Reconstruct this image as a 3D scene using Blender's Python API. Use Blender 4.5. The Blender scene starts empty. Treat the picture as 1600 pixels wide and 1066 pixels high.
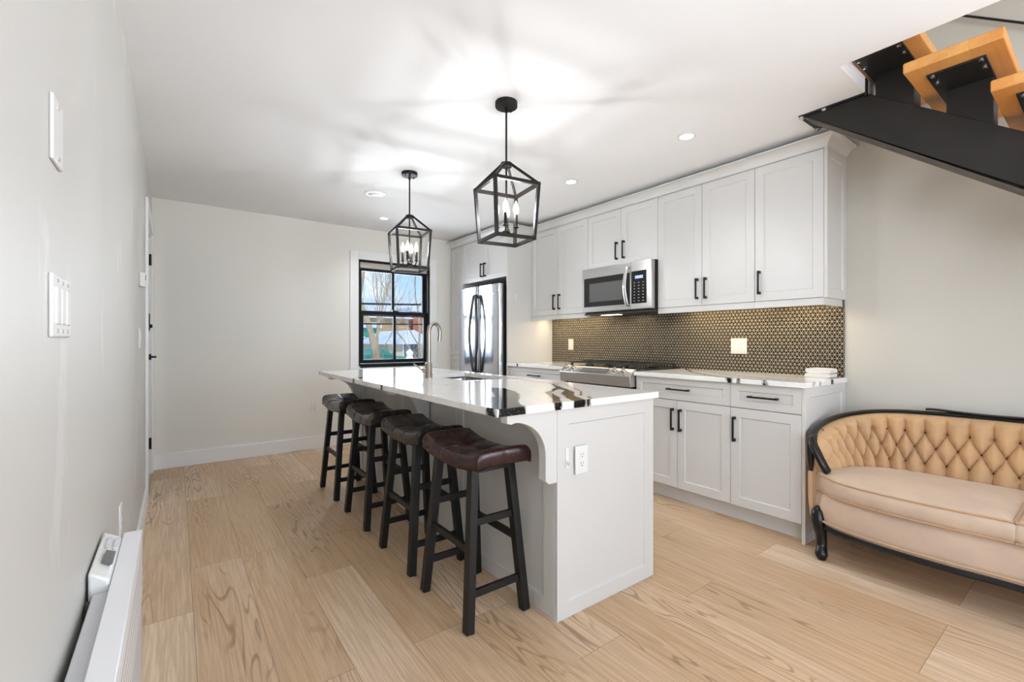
import bpy, math, random
import numpy as np
from mathutils import Vector, Matrix, noise as mnoise
random.seed(7)
SC = bpy.context.scene
COL = SC.collection
PI = math.pi
def lin(r, g, b):
    f = lambda c: c/12.92 if c <= .04045 else ((c+.055)/1.055)**2.4
    return (f(r/255), f(g/255), f(b/255), 1)

# ------------------------------------------------------------------ camera
CAM_YAW = .6391
cd = bpy.data.cameras.new('camera'); cam = bpy.data.objects.new('camera', cd); COL.objects.link(cam)
cd.sensor_width = 36; cd.lens = 706.98/1600*36; cd.clip_start = .02; cd.clip_end = 400
cd.shift_y = -.93/1600
cam.location = (0, 0, 1.185); cam.rotation_euler = (PI/2, 0, -CAM_YAW)
SC.camera = cam
# ------------------------------------------------------------------ exposure
SC.view_settings.view_transform = 'Standard'; SC.view_settings.look = 'None'
SC.view_settings.gamma = 1; SC.view_settings.use_curve_mapping = False
SC.view_settings.exposure = 0.47
SC.cycles.max_bounces = 12; SC.cycles.diffuse_bounces = 6; SC.cycles.glossy_bounces = 5
SC.cycles.transparent_max_bounces = 12
SC.cycles.sample_clamp_indirect = 6.0
# ------------------------------------------------------------------ lights
def light(kind, name, loc, power, color=(1, 1, 1), rot=(0, 0, 0), size=None, size_y=None, radius=None, spot=None):
    l = bpy.data.lights.new(name, kind); l.energy = power; l.color = color
    if kind == 'AREA':
        l.shape = 'RECTANGLE'; l.size = size; l.size_y = size_y or size
    else:
        l.shadow_soft_size = radius or .05
    if spot: l.spot_size = spot; l.spot_blend = .8
    o = bpy.data.objects.new(name, l); COL.objects.link(o); o.location = loc; o.rotation_euler = rot
    return o
# daylight through the two tall windows of the wall behind the camera
DAY = (.82, .935, 1.08)
for k, wx in enumerate((.85, 2.35)):
    light('AREA', 'daylight_lamp', (wx, -3.36, 1.35), 28, DAY, (PI/2+.6, 0, 0), 1.15, 2.0)
# daylight through the big side window of the left wall, behind the camera
light('AREA', 'daylight_lamp', (-.36, -1.9, 1.45), 48, DAY, (0, -PI/2-.4, 0), 1.7, 1.6)
# unseen side window added in the right wall to brighten the room's left
light('AREA', 'daylight_lamp', (3.74, -2.67, 1.4), 140, DAY, (0, PI/2+.25, math.radians(-28)), 1.8, .9)
# daylight through the kitchen window
light('AREA', 'daylight_lamp', (2.15, 6.0, 1.9), 110, (.88, .95, 1.05), (-PI/2+.15, 0, 0), 1.7, 1.7)
# unseen area lamp added to light the upstairs shell
light('AREA', 'daylight_lamp', (1.4, -1.0, 4.6), 26, (.95, .95, .95), (0, 0, 0), 1.5, 1.5)
# winter sun on the street
sun = bpy.data.lights.new('sun', 'SUN'); sun.energy = 1.6; sun.angle = .02; sun.color = (1, .95, .86)
so = bpy.data.objects.new('sun', sun); COL.objects.link(so); so.rotation_euler = (math.radians(40), 0, math.radians(-10))

# ------------------------------------------------------------------ node helpers
class NT:
    def __init__(s, tree): s.t = tree; s.n = tree.nodes; s.l = tree.links
    def new(s, kind, **kw):
        n = s.n.new(kind)
        for k, v in kw.items(): setattr(n, k, v)
        return n
    def put(s, sock, v):
        if isinstance(v, bpy.types.NodeSocket): s.l.new(v, sock)
        elif v is not None: sock.default_value = v
    def m(s, op, a, b=None, c=None, clamp=False):
        n = s.new('ShaderNodeMath', operation=op); n.use_clamp = clamp
        s.put(n.inputs[0], a)
        if b is not None: s.put(n.inputs[1], b)
        if c is not None: s.put(n.inputs[2], c)
        return n.outputs[0]
    def mix(s, f, a, b):
        n = s.new('ShaderNodeMix', data_type='RGBA')
        s.put(n.inputs[0], f); s.put(n.inputs[6], a); s.put(n.inputs[7], b)
        return n.outputs[2]
    def ramp(s, f, stops):
        n = s.new('ShaderNodeValToRGB'); el = n.color_ramp.elements
        while len(el) < len(stops): el.new(.5)
        for e, (p, c) in zip(el, stops): e.position = p; e.color = c if len(c) == 4 else (*c, 1)
        s.put(n.inputs[0], f); return n.outputs[0]
    def coord(s): return s.new('ShaderNodeNewGeometry').outputs['Position']
    def obj(s): return s.new('ShaderNodeTexCoord').outputs['Object']
    def map(s, v, scale=(1, 1, 1), loc=(0, 0, 0), rot=(0, 0, 0)):
        n = s.new('ShaderNodeMapping'); s.put(n.inputs[0], v)
        n.inputs['Scale'].default_value = scale; n.inputs['Location'].default_value = loc; n.inputs['Rotation'].default_value = rot
        return n.outputs[0]
    def noise(s, v, scale, detail=3, rough=.5, dist=0, dim='3D', w=None):
        n = s.new('ShaderNodeTexNoise', noise_dimensions=dim); s.put(n.inputs['Vector'], v)
        n.inputs['Scale'].default_value = scale; n.inputs['Detail'].default_value = detail
        n.inputs['Roughness'].default_value = rough; n.inputs['Distortion'].default_value = dist
        if w is not None: s.put(n.inputs['W'], w)
        return n.outputs[0]
    def sep(s, v):
        n = s.new('ShaderNodeSeparateXYZ'); s.put(n.inputs[0], v); return n.outputs
    def comb(s, x, y, z):
        n = s.new('ShaderNodeCombineXYZ')
        for i, v in enumerate((x, y, z)): s.put(n.inputs[i], v)
        return n.outputs[0]
    def bump(s, h, strength=.2, dist=.002):
        n = s.new('ShaderNodeBump'); n.inputs['Strength'].default_value = strength; n.inputs['Distance'].default_value = dist
        s.put(n.inputs['Height'], h); return n.outputs[0]
def material(name, color=None, rough=.5, metal=0, spec=.5, coat=0, sheen=0, build=None, emit=None, estr=0, trans=0, ior=1.45):
    m = bpy.data.materials.new(name); m.use_nodes = True
    t = NT(m.node_tree); b = t.n['Principled BSDF']
    if color is not None: b.inputs['Base Color'].default_value = color
    b.inputs['Roughness'].default_value = rough; b.inputs['Metallic'].default_value = metal
    b.inputs['Specular IOR Level'].default_value = spec; b.inputs['Coat Weight'].default_value = coat
    b.inputs['Coat Roughness'].default_value = .06; b.inputs['IOR'].default_value = ior
    b.inputs['Sheen Weight'].default_value = sheen; b.inputs['Transmission Weight'].default_value = trans
    if emit: b.inputs['Emission Color'].default_value = emit; b.inputs['Emission Strength'].default_value = estr
    if build: build(t, b)
    return m
def mottled(c1, c2, scale=4, bump=.0, bscale=200, bdist=.001):
    def f(t, b):
        p = t.coord(); n = t.noise(p, scale, 4)
        t.put(b.inputs['Base Color'], t.mix(n, c1, c2))
        if bump: t.put(b.inputs['Normal'], t.bump(t.noise(p, bscale, 2), bump, bdist))
    return f

# ------------------------------------------------------------------ world
w = bpy.data.worlds.new('sky'); SC.world = w; w.use_nodes = True
wt = NT(w.node_tree); bg = wt.n['Background']
gen = wt.new('ShaderNodeTexCoord').outputs['Generated']; wz = wt.sep(gen)[2]
sky = wt.ramp(wz, [(0, lin(214, 226, 240)), (.12, lin(168, 202, 240)), (.5, lin(96, 150, 222))])
cl = wt.ramp(wt.noise(wt.map(gen, (1, 1, 3.2)), 5.5, 6, .6, .4), [(.46, (0, 0, 0, 1)), (.66, (1, 1, 1, 1))])
wt.put(bg.inputs[0], wt.mix(wt.m('MULTIPLY', cl, .8), sky, lin(240, 243, 248))); bg.inputs[1].default_value = 1.0

# ------------------------------------------------------------------ materials
FIL = 640
M = {}
M['wall_back'] = material('lightened_greige_paint', rough=.6, spec=.3, build=mottled(lin(227, 224, 216), lin(229, 226, 218), 2, .06, 350, .0006))  # the wall paint lightened, this wall's brightness put into its colour
M['wall'] = material('greige_paint', rough=.6, spec=.3, build=mottled(lin(201, 197, 187), lin(204, 200, 190), 2, .06, 350, .0006))
def leftwall(t, b):
    p = t.coord(); n = t.noise(p, 1.6, 3)
    sc = t.ramp(t.noise(t.map(p, (1, 3.2, 1.1)), 1.9, 4, .6), [(.60, (0, 0, 0, 1)), (.66, (1, 1, 1, 1))])   # pale patches: reflected window light put into the colour
    t.put(b.inputs['Base Color'], t.mix(t.m('MULTIPLY', sc, .45), t.mix(n, lin(199, 196, 190), lin(203, 200, 194)), lin(222, 221, 218)))
    t.put(b.inputs['Roughness'], .42)
M['wall_left'] = material('satin_wall_paint', spec=.4, build=leftwall)
M['ceiling'] = material('ceiling_paint', rough=.85, spec=.1, build=mottled(lin(240, 240, 240), lin(243, 243, 243), 1.5))
M['white'] = material('white_cabinet_paint', rough=.32, build=mottled(lin(206, 204, 200), lin(209, 207, 203), 3))
M['trim'] = material('white_trim_paint', rough=.3, build=mottled(lin(234, 233, 232), lin(237, 236, 235), 3))
M['plastic'] = material('white_plastic', lin(224, 223, 220), .28)
M['plate'] = material('ivory_plate', lin(218, 212, 198), .3)
M['slot'] = material('dark_slot', lin(60, 58, 56), .6)
M['black'] = material('black_metal', lin(26, 24, 23), .38, .3)
M['bronze'] = material('dark_bronze', rough=.5, spec=.3, build=mottled(lin(17, 14, 12), lin(27, 22, 18), 30))
M['frame'] = material('black_window_frame', lin(22, 23, 26), .5, spec=.2)
M['chrome'] = material('chrome', lin(225, 225, 225), .12, 1)
def steel(c, r, axis):
    def f(t, b):
        sc = [3, 3, 3]; sc = [600 if i != axis else 3 for i in range(3)]
        n = t.noise(t.map(t.coord(), sc), 1, 2)
        t.put(b.inputs['Base Color'], c); t.put(b.inputs['Roughness'], t.m('MULTIPLY_ADD', n, .10, r-.05))
    return f
M['steel'] = material('brushed_steel', metal=1, build=steel(lin(196, 194, 191), .3, 1))
M['fridge'] = material('fridge_steel', metal=1, build=steel(lin(206, 208, 212), .15, 2))
M['nickel'] = material('brushed_nickel', lin(168, 160, 150), .28, 1)
M['sinksteel'] = material('sink_steel', lin(168, 165, 160), .32, 1)
M['dark'] = material('dark_appliance_body', lin(30, 27, 25), .7)  # near-black finish of the fridge, microwave and range bodies
M['blackglass'] = material('black_glass', lin(38, 36, 34), .08, 0, .5)
M['mwscreen'] = material('microwave_window', lin(92, 91, 90), .25)
M['iron'] = material('cast_iron', rough=.55, build=mottled(lin(34, 33, 33), lin(52, 50, 48), 60, .2, 300))
M['blackpaint'] = material('black_stool_paint', rough=.42, build=mottled(lin(12, 12, 13), lin(21, 20, 20), 12, .1, 150))
M['steelblack'] = material('black_hot_rolled_steel', rough=.45, metal=.4, build=mottled(lin(30, 29, 29), lin(52, 49, 46), 5, .15, 120))
M['steelflange'] = material('brownish_steel_edge', rough=.5, metal=.4, build=mottled(lin(74, 66, 60), lin(92, 82, 74), 12))  # lighter, browner steel along the stringer's underside
M['lacquer'] = material('black_lacquered_wood', lin(12, 11, 11), .28, 0, .4, .2)
M['filament'] = material('lit_filament', lin(255, 240, 215), .3, emit=(.885, .92, .965, 1), estr=FIL)
def bulbglass(t, b):      # clear glass envelope glowing round its filament
    tr = t.new('ShaderNodeBsdfTransparent'); em = t.new('ShaderNodeEmission'); em.inputs[0].default_value = (1, .88, .66, 1); em.inputs[1].default_value = 1.4
    ad = t.new('ShaderNodeAddShader'); t.l.new(tr.outputs[0], ad.inputs[0]); t.l.new(em.outputs[0], ad.inputs[1]); t.l.new(ad.outputs[0], t.n['Material Output'].inputs[0])
M['bulb'] = material('glowing_bulb_glass', build=bulbglass)
M['led'] = material('lit_diffuser', lin(255, 250, 240), .3, emit=(1, .96, .88, 1), estr=5)
M['warmled'] = material('warm_led_strip', lin(255, 235, 200), .3, emit=(1, .82, .55, 1), estr=4)
M['display'] = material('clock_display', lin(20, 22, 40), .2, emit=(.35, .45, 1, 1), estr=1.2)
M['lcd'] = material('lcd_screen', lin(96, 98, 96), .25)
M['towel'] = material('white_cotton', rough=.95, sheen=.3, build=mottled(lin(216, 211, 203), lin(226, 222, 216), 40, .7, 420, .002))
M['heater'] = material('white_enamel', lin(238, 238, 240), .3)
def perforated(t, b):
    p = t.coord(); x, y, z = t.sep(p)
    row = t.m('DIVIDE', t.m('SUBTRACT', z, .385), .032); ri = t.m('FLOOR', row)
    fy = t.m('FRACT', t.m('ADD', t.m('DIVIDE', y, .024), t.m('MULTIPLY', ri, .5)))
    hole = t.m('MULTIPLY', t.m('LESS_THAN', fy, .6), t.m('LESS_THAN', t.m('FRACT', row), .42))
    hole = t.m('MULTIPLY', hole, t.m('MULTIPLY', t.m('GREATER_THAN', z, .385), t.m('LESS_THAN', z, .545)))
    hole = t.m('MULTIPLY', hole, t.m('GREATER_THAN', x, -.0857))
    t.put(b.inputs['Base Color'], t.mix(hole, lin(238, 238, 240), lin(150, 150, 152)))
M['grille'] = material('perforated_white_enamel', rough=.3, build=perforated)
M['heatergrey'] = material('grey_enamel', lin(205, 205, 208), .4)
M['cable'] = material('grey_cable', lin(70, 70, 70), .5)
def glassmat(t, b):
    n = t.n; tr = t.new('ShaderNodeBsdfTransparent'); gl = t.new('ShaderNodeBsdfGlossy'); gl.inputs['Roughness'].default_value = .02
    tr.inputs[0].default_value = (.97, .985, .98, 1)
    fr = t.new('ShaderNodeFresnel'); fr.inputs[0].default_value = 1.45
    mx = t.new('ShaderNodeMixShader'); t.l.new(t.m('MULTIPLY', fr.outputs[0], .6), mx.inputs[0]); t.l.new(tr.outputs[0], mx.inputs[1]); t.l.new(gl.outputs[0], mx.inputs[2])
    t.l.new(mx.outputs[0], n['Material Output'].inputs[0])
M['glass'] = material('window_glass', build=glassmat)

def floor_nodes(t, b):
    p = t.coord(); x, y, z = t.sep(p)
    v = t.comb(t.m('ADD', y, 20.31), t.m('ADD', x, 22.9 - .061), 0)
    br = t.new('ShaderNodeTexBrick'); t.put(br.inputs['Vector'], v)
    br.offset = .37; br.offset_frequency = 3; br.squash = 1
    for k, val in (('Scale', 1), ('Mortar Size', .0011), ('Mortar Smooth', .3), ('Bias', 0), ('Brick Width', 1.22), ('Row Height', .229)):
        br.inputs[k].default_value = val
    br.inputs['Color1'].default_value = (0, 0, 0, 1); br.inputs['Color2'].default_value = (1, 1, 1, 1)
    seed = t.sep(br.outputs['Color'])[0]
    off = t.m('MULTIPLY', seed, 37.0)
    # long fine fibre
    fib = t.noise(t.comb(t.m('MULTIPLY', x, 95), t.m('MULTIPLY', y, 3.2), off), 1, 4, .65, .3)
    # broad tone drifting along a board
    drift = t.noise(t.comb(t.m('MULTIPLY', x, 5), t.m('MULTIPLY', y, .9), off), 1, 3, .5)
    # cathedral growth rings
    fld = t.noise(t.comb(t.m('MULTIPLY', x, 6.0), t.m('MULTIPLY', y, .8), off), 1, 2.2, .5, .3)
    ring = t.m('SINE', t.m('MULTIPLY', fld, 115))
    ring = t.ramp(ring, [(.0, (0, 0, 0, 1)), (.55, (0, 0, 0, 1)), (1, (1, 1, 1, 1))])
    spot = t.ramp(t.noise(t.comb(t.m('MULTIPLY', x, 4.2), t.m('MULTIPLY', y, .75), t.m('ADD', off, 9)), 1, 1.5), [(.50, (0, 0, 0, 1)), (.62, (1, 1, 1, 1))])
    ringm = t.m('MULTIPLY', t.m('MULTIPLY', ring, spot), .52)
    base = t.mix(seed, lin(198, 168, 134), lin(228, 204, 176))
    base = t.mix(t.m('MULTIPLY', t.ramp(drift, [(.35, (0, 0, 0, 1)), (.7, (1, 1, 1, 1))]), .55), base, lin(196, 160, 120))
    base = t.mix(t.m('MULTIPLY', t.ramp(fib, [(.42, (1, 1, 1, 1)), (.6, (0, 0, 0, 1))]), .34), base, lin(150, 112, 76))
    base = t.mix(ringm, base, lin(112, 80, 52))
    base = t.mix(t.m('MULTIPLY', br.outputs['Fac'], .7), base, lin(110, 82, 58))
    t.put(b.inputs['Base Color'], base)
    t.put(b.inputs['Roughness'], t.m('MULTIPLY_ADD', fib, .14, .34))
    h = t.m('SUBTRACT', t.m('MULTIPLY', fib, .3), br.outputs['Fac'])
    t.put(b.inputs['Normal'], t.bump(h, .25, .0012))
M['floor'] = material('oak_vinyl_plank', spec=.4, build=floor_nodes)

def quartz_nodes(t, b):
    p = t.coord()
    a = t.new('ShaderNodeAttribute'); a.attribute_name = 'vein'
    n = t.noise(p, 55, 4, .6); n2 = t.noise(p, 16, 3, .5)
    d = t.m('ADD', a.outputs['Fac'], t.m('ADD', t.m('MULTIPLY_ADD', n, .016, -.008), t.m('MULTIPLY_ADD', n2, .02, -.010)))
    vein = t.ramp(t.m('MULTIPLY_ADD', d, 120, .5, clamp=True), [(0, (1, 1, 1, 1)), (1, (0, 0, 0, 1))])
    halo = t.m('MULTIPLY', t.ramp(t.m('MULTIPLY_ADD', d, 9, .5, clamp=True), [(.3, (1, 1, 1, 1)), (1, (0, 0, 0, 1))]), .10)
    thin = t.noise(t.map(p, (2.2, .9, 1), rot=(0, 0, .35)), 2.2, 5, .55, 1.2)
    tv = t.ramp(t.m('ABSOLUTE', t.m('SUBTRACT', thin, .5)), [(0, (1, 1, 1, 1)), (.012, (0, 0, 0, 1))])
    c = t.mix(t.m('MULTIPLY', tv, .22), lin(240, 239, 236), lin(150, 146, 140))
    c = t.mix(halo, c, lin(120, 116, 108))
    fl = t.ramp(t.noise(p, 130, 3), [(.62, (0, 0, 0, 1)), (.68, (1, 1, 1, 1))])
    c = t.mix(vein, c, t.mix(t.m('MULTIPLY', fl, .35), lin(20, 20, 21), lin(150, 150, 150)))
    t.put(b.inputs['Base Color'], c)
M['quartz'] = material('veined_white_quartz', rough=.07, spec=.5, build=quartz_nodes)

def tile_nodes(t, b):
    p = t.coord(); x, y, z = t.sep(p)
    h = .0248
    ds = []; fl = []
    for (ky, kz) in ((0, 1), (math.sin(PI/3), .5), (math.sin(PI/3), -.5)):
        u = t.m('DIVIDE', t.m('ADD', t.m('MULTIPLY', y, ky), t.m('MULTIPLY', t.m('SUBTRACT', z, .94), kz)), h)
        fr = t.m('FRACT', u); fl.append(t.m('FLOOR', u))
        ds.append(t.m('MINIMUM', fr, t.m('SUBTRACT', 1, fr)))
    d = t.m('MINIMUM', ds[0], t.m('MINIMUM', ds[1], ds[2]))
    grout = t.ramp(d, [(.0, (1, 1, 1, 1)), (.025, (1, 1, 1, 1)), (.06, (0, 0, 0, 1))])
    wn = t.new('ShaderNodeTexWhiteNoise', noise_dimensions='3D'); t.put(wn.inputs[0], t.comb(*fl))
    tile = t.mix(wn.outputs[0], lin(40, 33, 25), lin(74, 60, 43))
    t.put(b.inputs['Base Color'], t.mix(grout, tile, lin(184, 174, 154)))
    t.put(b.inputs['Roughness'], t.m('MULTIPLY_ADD', grout, .35, .22))
    t.put(b.inputs['Metallic'], t.m('MULTIPLY', t.m('SUBTRACT', 1, grout), .45))
    hh = t.m('MULTIPLY', t.m('MINIMUM', d, .22), t.m('MULTIPLY_ADD', wn.outputs[0], 1.2, .4))
    t.put(b.inputs['Normal'], t.bump(hh, .3, .006))
M['tile'] = material('bronze_triangle_mosaic', build=tile_nodes)

def wood_tread(t, b):
    p = t.coord(); x, y, z = t.sep(p)
    st = t.new('ShaderNodeTexWhiteNoise', noise_dimensions='1D'); t.put(st.inputs['W'], t.m('FLOOR', t.m('DIVIDE', y, .062)))
    n = t.noise(t.comb(t.m('MULTIPLY', x, 3), t.m('MULTIPLY', y, 22), t.m('MULTIPLY_ADD', z, 22, t.m('MULTIPLY', st.outputs[0], 30))), 1, 4, .6, .6)
    t.put(b.inputs['Base Color'], t.mix(n, t.mix(st.outputs[0], lin(220, 156, 82), lin(240, 188, 116)), lin(196, 126, 60)))
    t.put(b.inputs['Roughness'], .32)
M['tread'] = material('honey_maple', build=wood_tread)
def leather(c1, c2):
    def f(t, b):
        p = t.coord()
        t.put(b.inputs['Base Color'], t.mix(t.ramp(t.noise(p, 7, 4, .6), [(.35, (0, 0, 0, 1)), (.7, (1, 1, 1, 1))]), c1, c2))
        v = t.new('ShaderNodeTexVoronoi'); v.inputs['Scale'].default_value = 420; t.put(v.inputs['Vector'], p)
        t.put(b.inputs['Normal'], t.bump(t.m('ADD', v.outputs[0], t.m('MULTIPLY', t.noise(p, 22, 2), .8)), .14, .0008))
        t.put(b.inputs['Roughness'], t.m('MULTIPLY_ADD', t.noise(p, 9, 2), .14, .2))
    return f
M['leather_red'] = material('oxblood_leather', build=leather(lin(44, 24, 24), lin(62, 34, 31)))
M['leather_brown'] = material('worn_dark_brown_leather', build=leather(lin(42, 35, 32), lin(64, 54, 49)))
def velvet(t, b, c1=lin(206, 167, 122), c2=lin(195, 160, 124)):
    p = t.coord()
    n = t.noise(t.map(p, (1, 1, 1)), 5, 4, .6); n2 = t.noise(p, 420, 2)
    t.put(b.inputs['Base Color'], t.mix(t.ramp(n, [(.35, (0, 0, 0, 1)), (.68, (1, 1, 1, 1))]), c1, c2))
    t.put(b.inputs['Normal'], t.bump(n2, .25, .0008))
    b.inputs['Sheen Roughness'].default_value = .4; b.inputs['Sheen Tint'].default_value = lin(255, 236, 215)
M['velvet'] = material('peach_velvet', rough=.9, sheen=.35, spec=.1, build=velvet)
M['velvet_faded'] = material('faded_peach_velvet', rough=.9, sheen=.35, spec=.1, build=lambda t, b: velvet(t, b, lin(202, 178, 154), lin(188, 166, 149)))  # same velvet as the backrest; how its nap takes light is put into the colour
M['piping'] = material('tan_piping', rough=.85, sheen=.2, build=mottled(lin(178, 142, 108), lin(192, 156, 122), 30))
M['button'] = material('brown_fabric_button', lin(92, 62, 38), .8)
M['bark'] = material('grey_bark', rough=.9, build=mottled(lin(150, 130, 108), lin(200, 182, 152), 6))
M['snow'] = material('snow', rough=.8, build=mottled(lin(232, 236, 244), lin(206, 212, 222), .6))
M['brick'] = material('red_brick', rough=.85, build=mottled(lin(168, 96, 70), lin(196, 126, 92), 3))
M['tan'] = material('tan_siding', rough=.85, build=mottled(lin(206, 172, 130), lin(186, 148, 106), 2))
M['cream'] = material('cream_siding', rough=.85, build=mottled(lin(222, 212, 184), lin(204, 192, 160), 2))
M['greyhouse'] = material('grey_siding', rough=.85, build=mottled(lin(150, 148, 140), lin(172, 168, 160), 2))
M['teal'] = material('teal_paint', rough=.6, build=mottled(lin(60, 146, 126), lin(92, 172, 150), 3))
M['pane'] = material('far_window_pane', lin(86, 92, 100), .15)
M['fence'] = material('weathered_wood', rough=.9, build=mottled(lin(190, 178, 140), lin(150, 138, 106), 5))
M['wire'] = material('black_wire', lin(24, 26, 30), .6)

# ------------------------------------------------------------------ geometry helpers
class MB:
    def __init__(s): s.v = []; s.f = []; s.mi = []; s.cur = 0
    def add(s, vs, fs):
        o = len(s.v); s.v += [tuple(v) for v in vs]; s.f += [tuple(i+o for i in f) for f in fs]; s.mi += [s.cur]*len(fs); return s
    def box(s, x0, x1, y0, y1, z0, z1):
        x0, x1 = min(x0, x1), max(x0, x1); y0, y1 = min(y0, y1), max(y0, y1); z0, z1 = min(z0, z1), max(z0, z1)
        vs = [(x, y, z) for z in (z0, z1) for y in (y0, y1) for x in (x0, x1)]
        return s.add(vs, [(0, 2, 3, 1), (4, 5, 7, 6), (0, 1, 5, 4), (2, 6, 7, 3), (0, 4, 6, 2), (1, 3, 7, 5)])
    def bar(s, p, q, w, h, up=(0, 0, 1), w2=None, h2=None):
        p, q = Vector(p), Vector(q); d = (q-p).normalized(); up = Vector(up)
        r = d.cross(up)
        if r.length < 1e-4: r = d.cross(Vector((1, 0, 0)))
        r.normalize(); u = r.cross(d).normalized()
        vs = []
        for c, ww, hh in ((p, w, h), (q, w2 or w, h2 or h)):
            for a, b in ((-1, -1), (1, -1), (1, 1), (-1, 1)): vs.append(c+r*(a*ww/2)+u*(b*hh/2))
        return s.add(vs, [(3, 2, 1, 0), (4, 5, 6, 7), (0, 1, 5, 4), (1, 2, 6, 5), (2, 3, 7, 6), (3, 0, 4, 7)])
    def tube(s, pts, r, n=10, cap=True, prof=None, up=None):
        pts = [Vector(p) for p in pts]; N = len(pts)
        rs = list(r) if isinstance(r, (list, tuple)) else [r]*N
        prof = prof or [(math.cos(2*PI*k/n), math.sin(2*PI*k/n)) for k in range(n)]; n = len(prof)
        tg = [(pts[min(i+1, N-1)]-pts[max(i-1, 0)]).normalized() for i in range(N)]
        ref = Vector(up) if up else (Vector((0, 0, 1)) if abs(tg[0].z) < .9 else Vector((1, 0, 0)))
        a = tg[0].cross(ref).normalized()
        vs = []
        for i in range(N):
            if up:
                a = tg[i].cross(ref)
                a = a.normalized() if a.length > 1e-5 else Vector((1, 0, 0))
            else:
                a = (a - tg[i]*a.dot(tg[i])).normalized()
            b = tg[i].cross(a)
            for cx, cy in prof: vs.append(pts[i]+a*(cx*rs[i])-b*(cy*rs[i]))
        fs = [(i*n+k, (i+1)*n+k, (i+1)*n+(k+1) % n, i*n+(k+1) % n) for i in range(N-1) for k in range(n)]
        if cap: fs += [tuple(range(n)), tuple((N-1)*n+k for k in reversed(range(n)))]
        return s.add(vs, fs)
    def lathe(s, prof, c, n=24, axis=(0, 0, 1)):
        ax = Vector(axis).normalized(); a = ax.orthogonal().normalized(); b = ax.cross(a); c = Vector(c)
        N = len(prof); vs = [c+ax*h+(a*math.cos(2*PI*k/n)+b*math.sin(2*PI*k/n))*max(r, 1e-5) for r, h in prof for k in range(n)]
        fs = [(i*n+k, i*n+(k+1) % n, (i+1)*n+(k+1) % n, (i+1)*n+k) for i in range(N-1) for k in range(n)]
        fs += [tuple(reversed(range(n))), tuple((N-1)*n+k for k in range(n))]
        return s.add(vs, fs)
    def prism(s, poly, axis, a, b):
        """poly: 2D points; axis 0: (y,z) swept in x, 1: (x,z) swept in y, 2: (x,y) swept in z"""
        def P(p, t): return (t, p[0], p[1]) if axis == 0 else ((p[0], t, p[1]) if axis == 1 else (p[0], p[1], t))
        n = len(poly); vs = [P(p, a) for p in poly]+[P(p, b) for p in poly]
        fs = [tuple(range(n)), tuple(range(2*n-1, n-1, -1))]+[(i, n+i, n+(i+1) % n, (i+1) % n) for i in range(n)]
        return s.add(vs, fs)
    def grid(s, P, closed_u=False, closed_v=False):
        """P[i][j] array of points"""
        nu, nv = len(P), len(P[0]); vs = [p for row in P for p in row]
        fs = []
        for i in range(nu if closed_u else nu-1):
            for j in range(nv if closed_v else nv-1):
                fs.append((i*nv+j, ((i+1) % nu)*nv+j, ((i+1) % nu)*nv+(j+1) % nv, i*nv+(j+1) % nv))
        return s.add(vs, fs)
    def build(s, name, mat, parent=None, bevel=0, smooth=True, seg=2, sub=0, fix=False):
        me = bpy.data.meshes.new(name); me.from_pydata(s.v, [], s.f); me.update()
        mats = mat if isinstance(mat, (list, tuple)) else [mat]
        for m in mats: me.materials.append(m)
        if len(mats) > 1: me.polygons.foreach_set('material_index', s.mi)
        if fix or True:
            import bmesh
            bm = bmesh.new(); bm.from_mesh(me); bmesh.ops.recalc_face_normals(bm, faces=bm.faces); bm.to_mesh(me); bm.free()
        if smooth:
            me.shade_smooth(); me.set_sharp_from_angle(angle=math.radians(38))
        o = bpy.data.objects.new(name, me); COL.objects.link(o)
        if parent:
            o.parent = parent
            if parent.parent is None: o.matrix_parent_inverse = Matrix.Translation(-Vector(parent.location))
        if bevel:
            b = o.modifiers.new('bevel', 'BEVEL'); b.width = bevel; b.segments = seg; b.limit_method = 'ANGLE'; b.angle_limit = math.radians(40); b.harden_normals = False
        if sub:
            b = o.modifiers.new('sub', 'SUBSURF'); b.levels = sub; b.render_levels = sub
        return o
def tag(o, label=None, cat=None, group=None, kind=None):
    if label: o['label'] = label
    if cat: o['category'] = cat
    if group: o['group'] = group
    if kind: o['kind'] = kind
    return o
def thing(name, loc, label, cat, group=None, kind=None):
    o = bpy.data.objects.new(name, None); COL.objects.link(o); o.location = loc; o.empty_display_size = .05
    return tag(o, label, cat, group, kind)
def copy_tree(o, delta, label=None, group=None, parent=None):
    c = o.copy(); COL.objects.link(c)
    if parent is None:
        c.location = Vector(o.location)+Vector(delta)
        if label: c['label'] = label
        if group: c['group'] = group
    else:
        c.parent = parent; c.matrix_parent_inverse = o.matrix_parent_inverse.copy()
    for ch in [x for x in bpy.data.objects if x.parent == o]: copy_tree(ch, delta, parent=c)
    return c
def catmull(P, n):
    P = [np.array(p, float) for p in P]; P = [2*P[0]-P[1]]+P+[2*P[-1]-P[-2]]; out = []
    for i in range(1, len(P)-2):
        for k in range(n):
            t = k/n; a, b, c, d = P[i-1:i+3]
            out.append(.5*((2*b)+(c-a)*t+(2*a-5*b+4*c-d)*t*t+(3*b-a-3*c+d)*t**3))
    out.append(P[-2]); return out
def rounded(w, h, r, n=4):
    pts = []
    for cx, cy, a0 in ((w/2-r, h/2-r, 0), (-w/2+r, h/2-r, PI/2), (-w/2+r, -h/2+r, PI), (w/2-r, -h/2+r, 3*PI/2)):
        for k in range(n+1): a = a0+PI/2*k/n; pts.append((cx+r*math.cos(a), cy+r*math.sin(a)))
    return pts

XL, XR, YB, YF, ZC = -.1766, 3.56, 5.268, -3.2, 2.49     # left, right, back, front (behind the camera), ceiling

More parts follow.
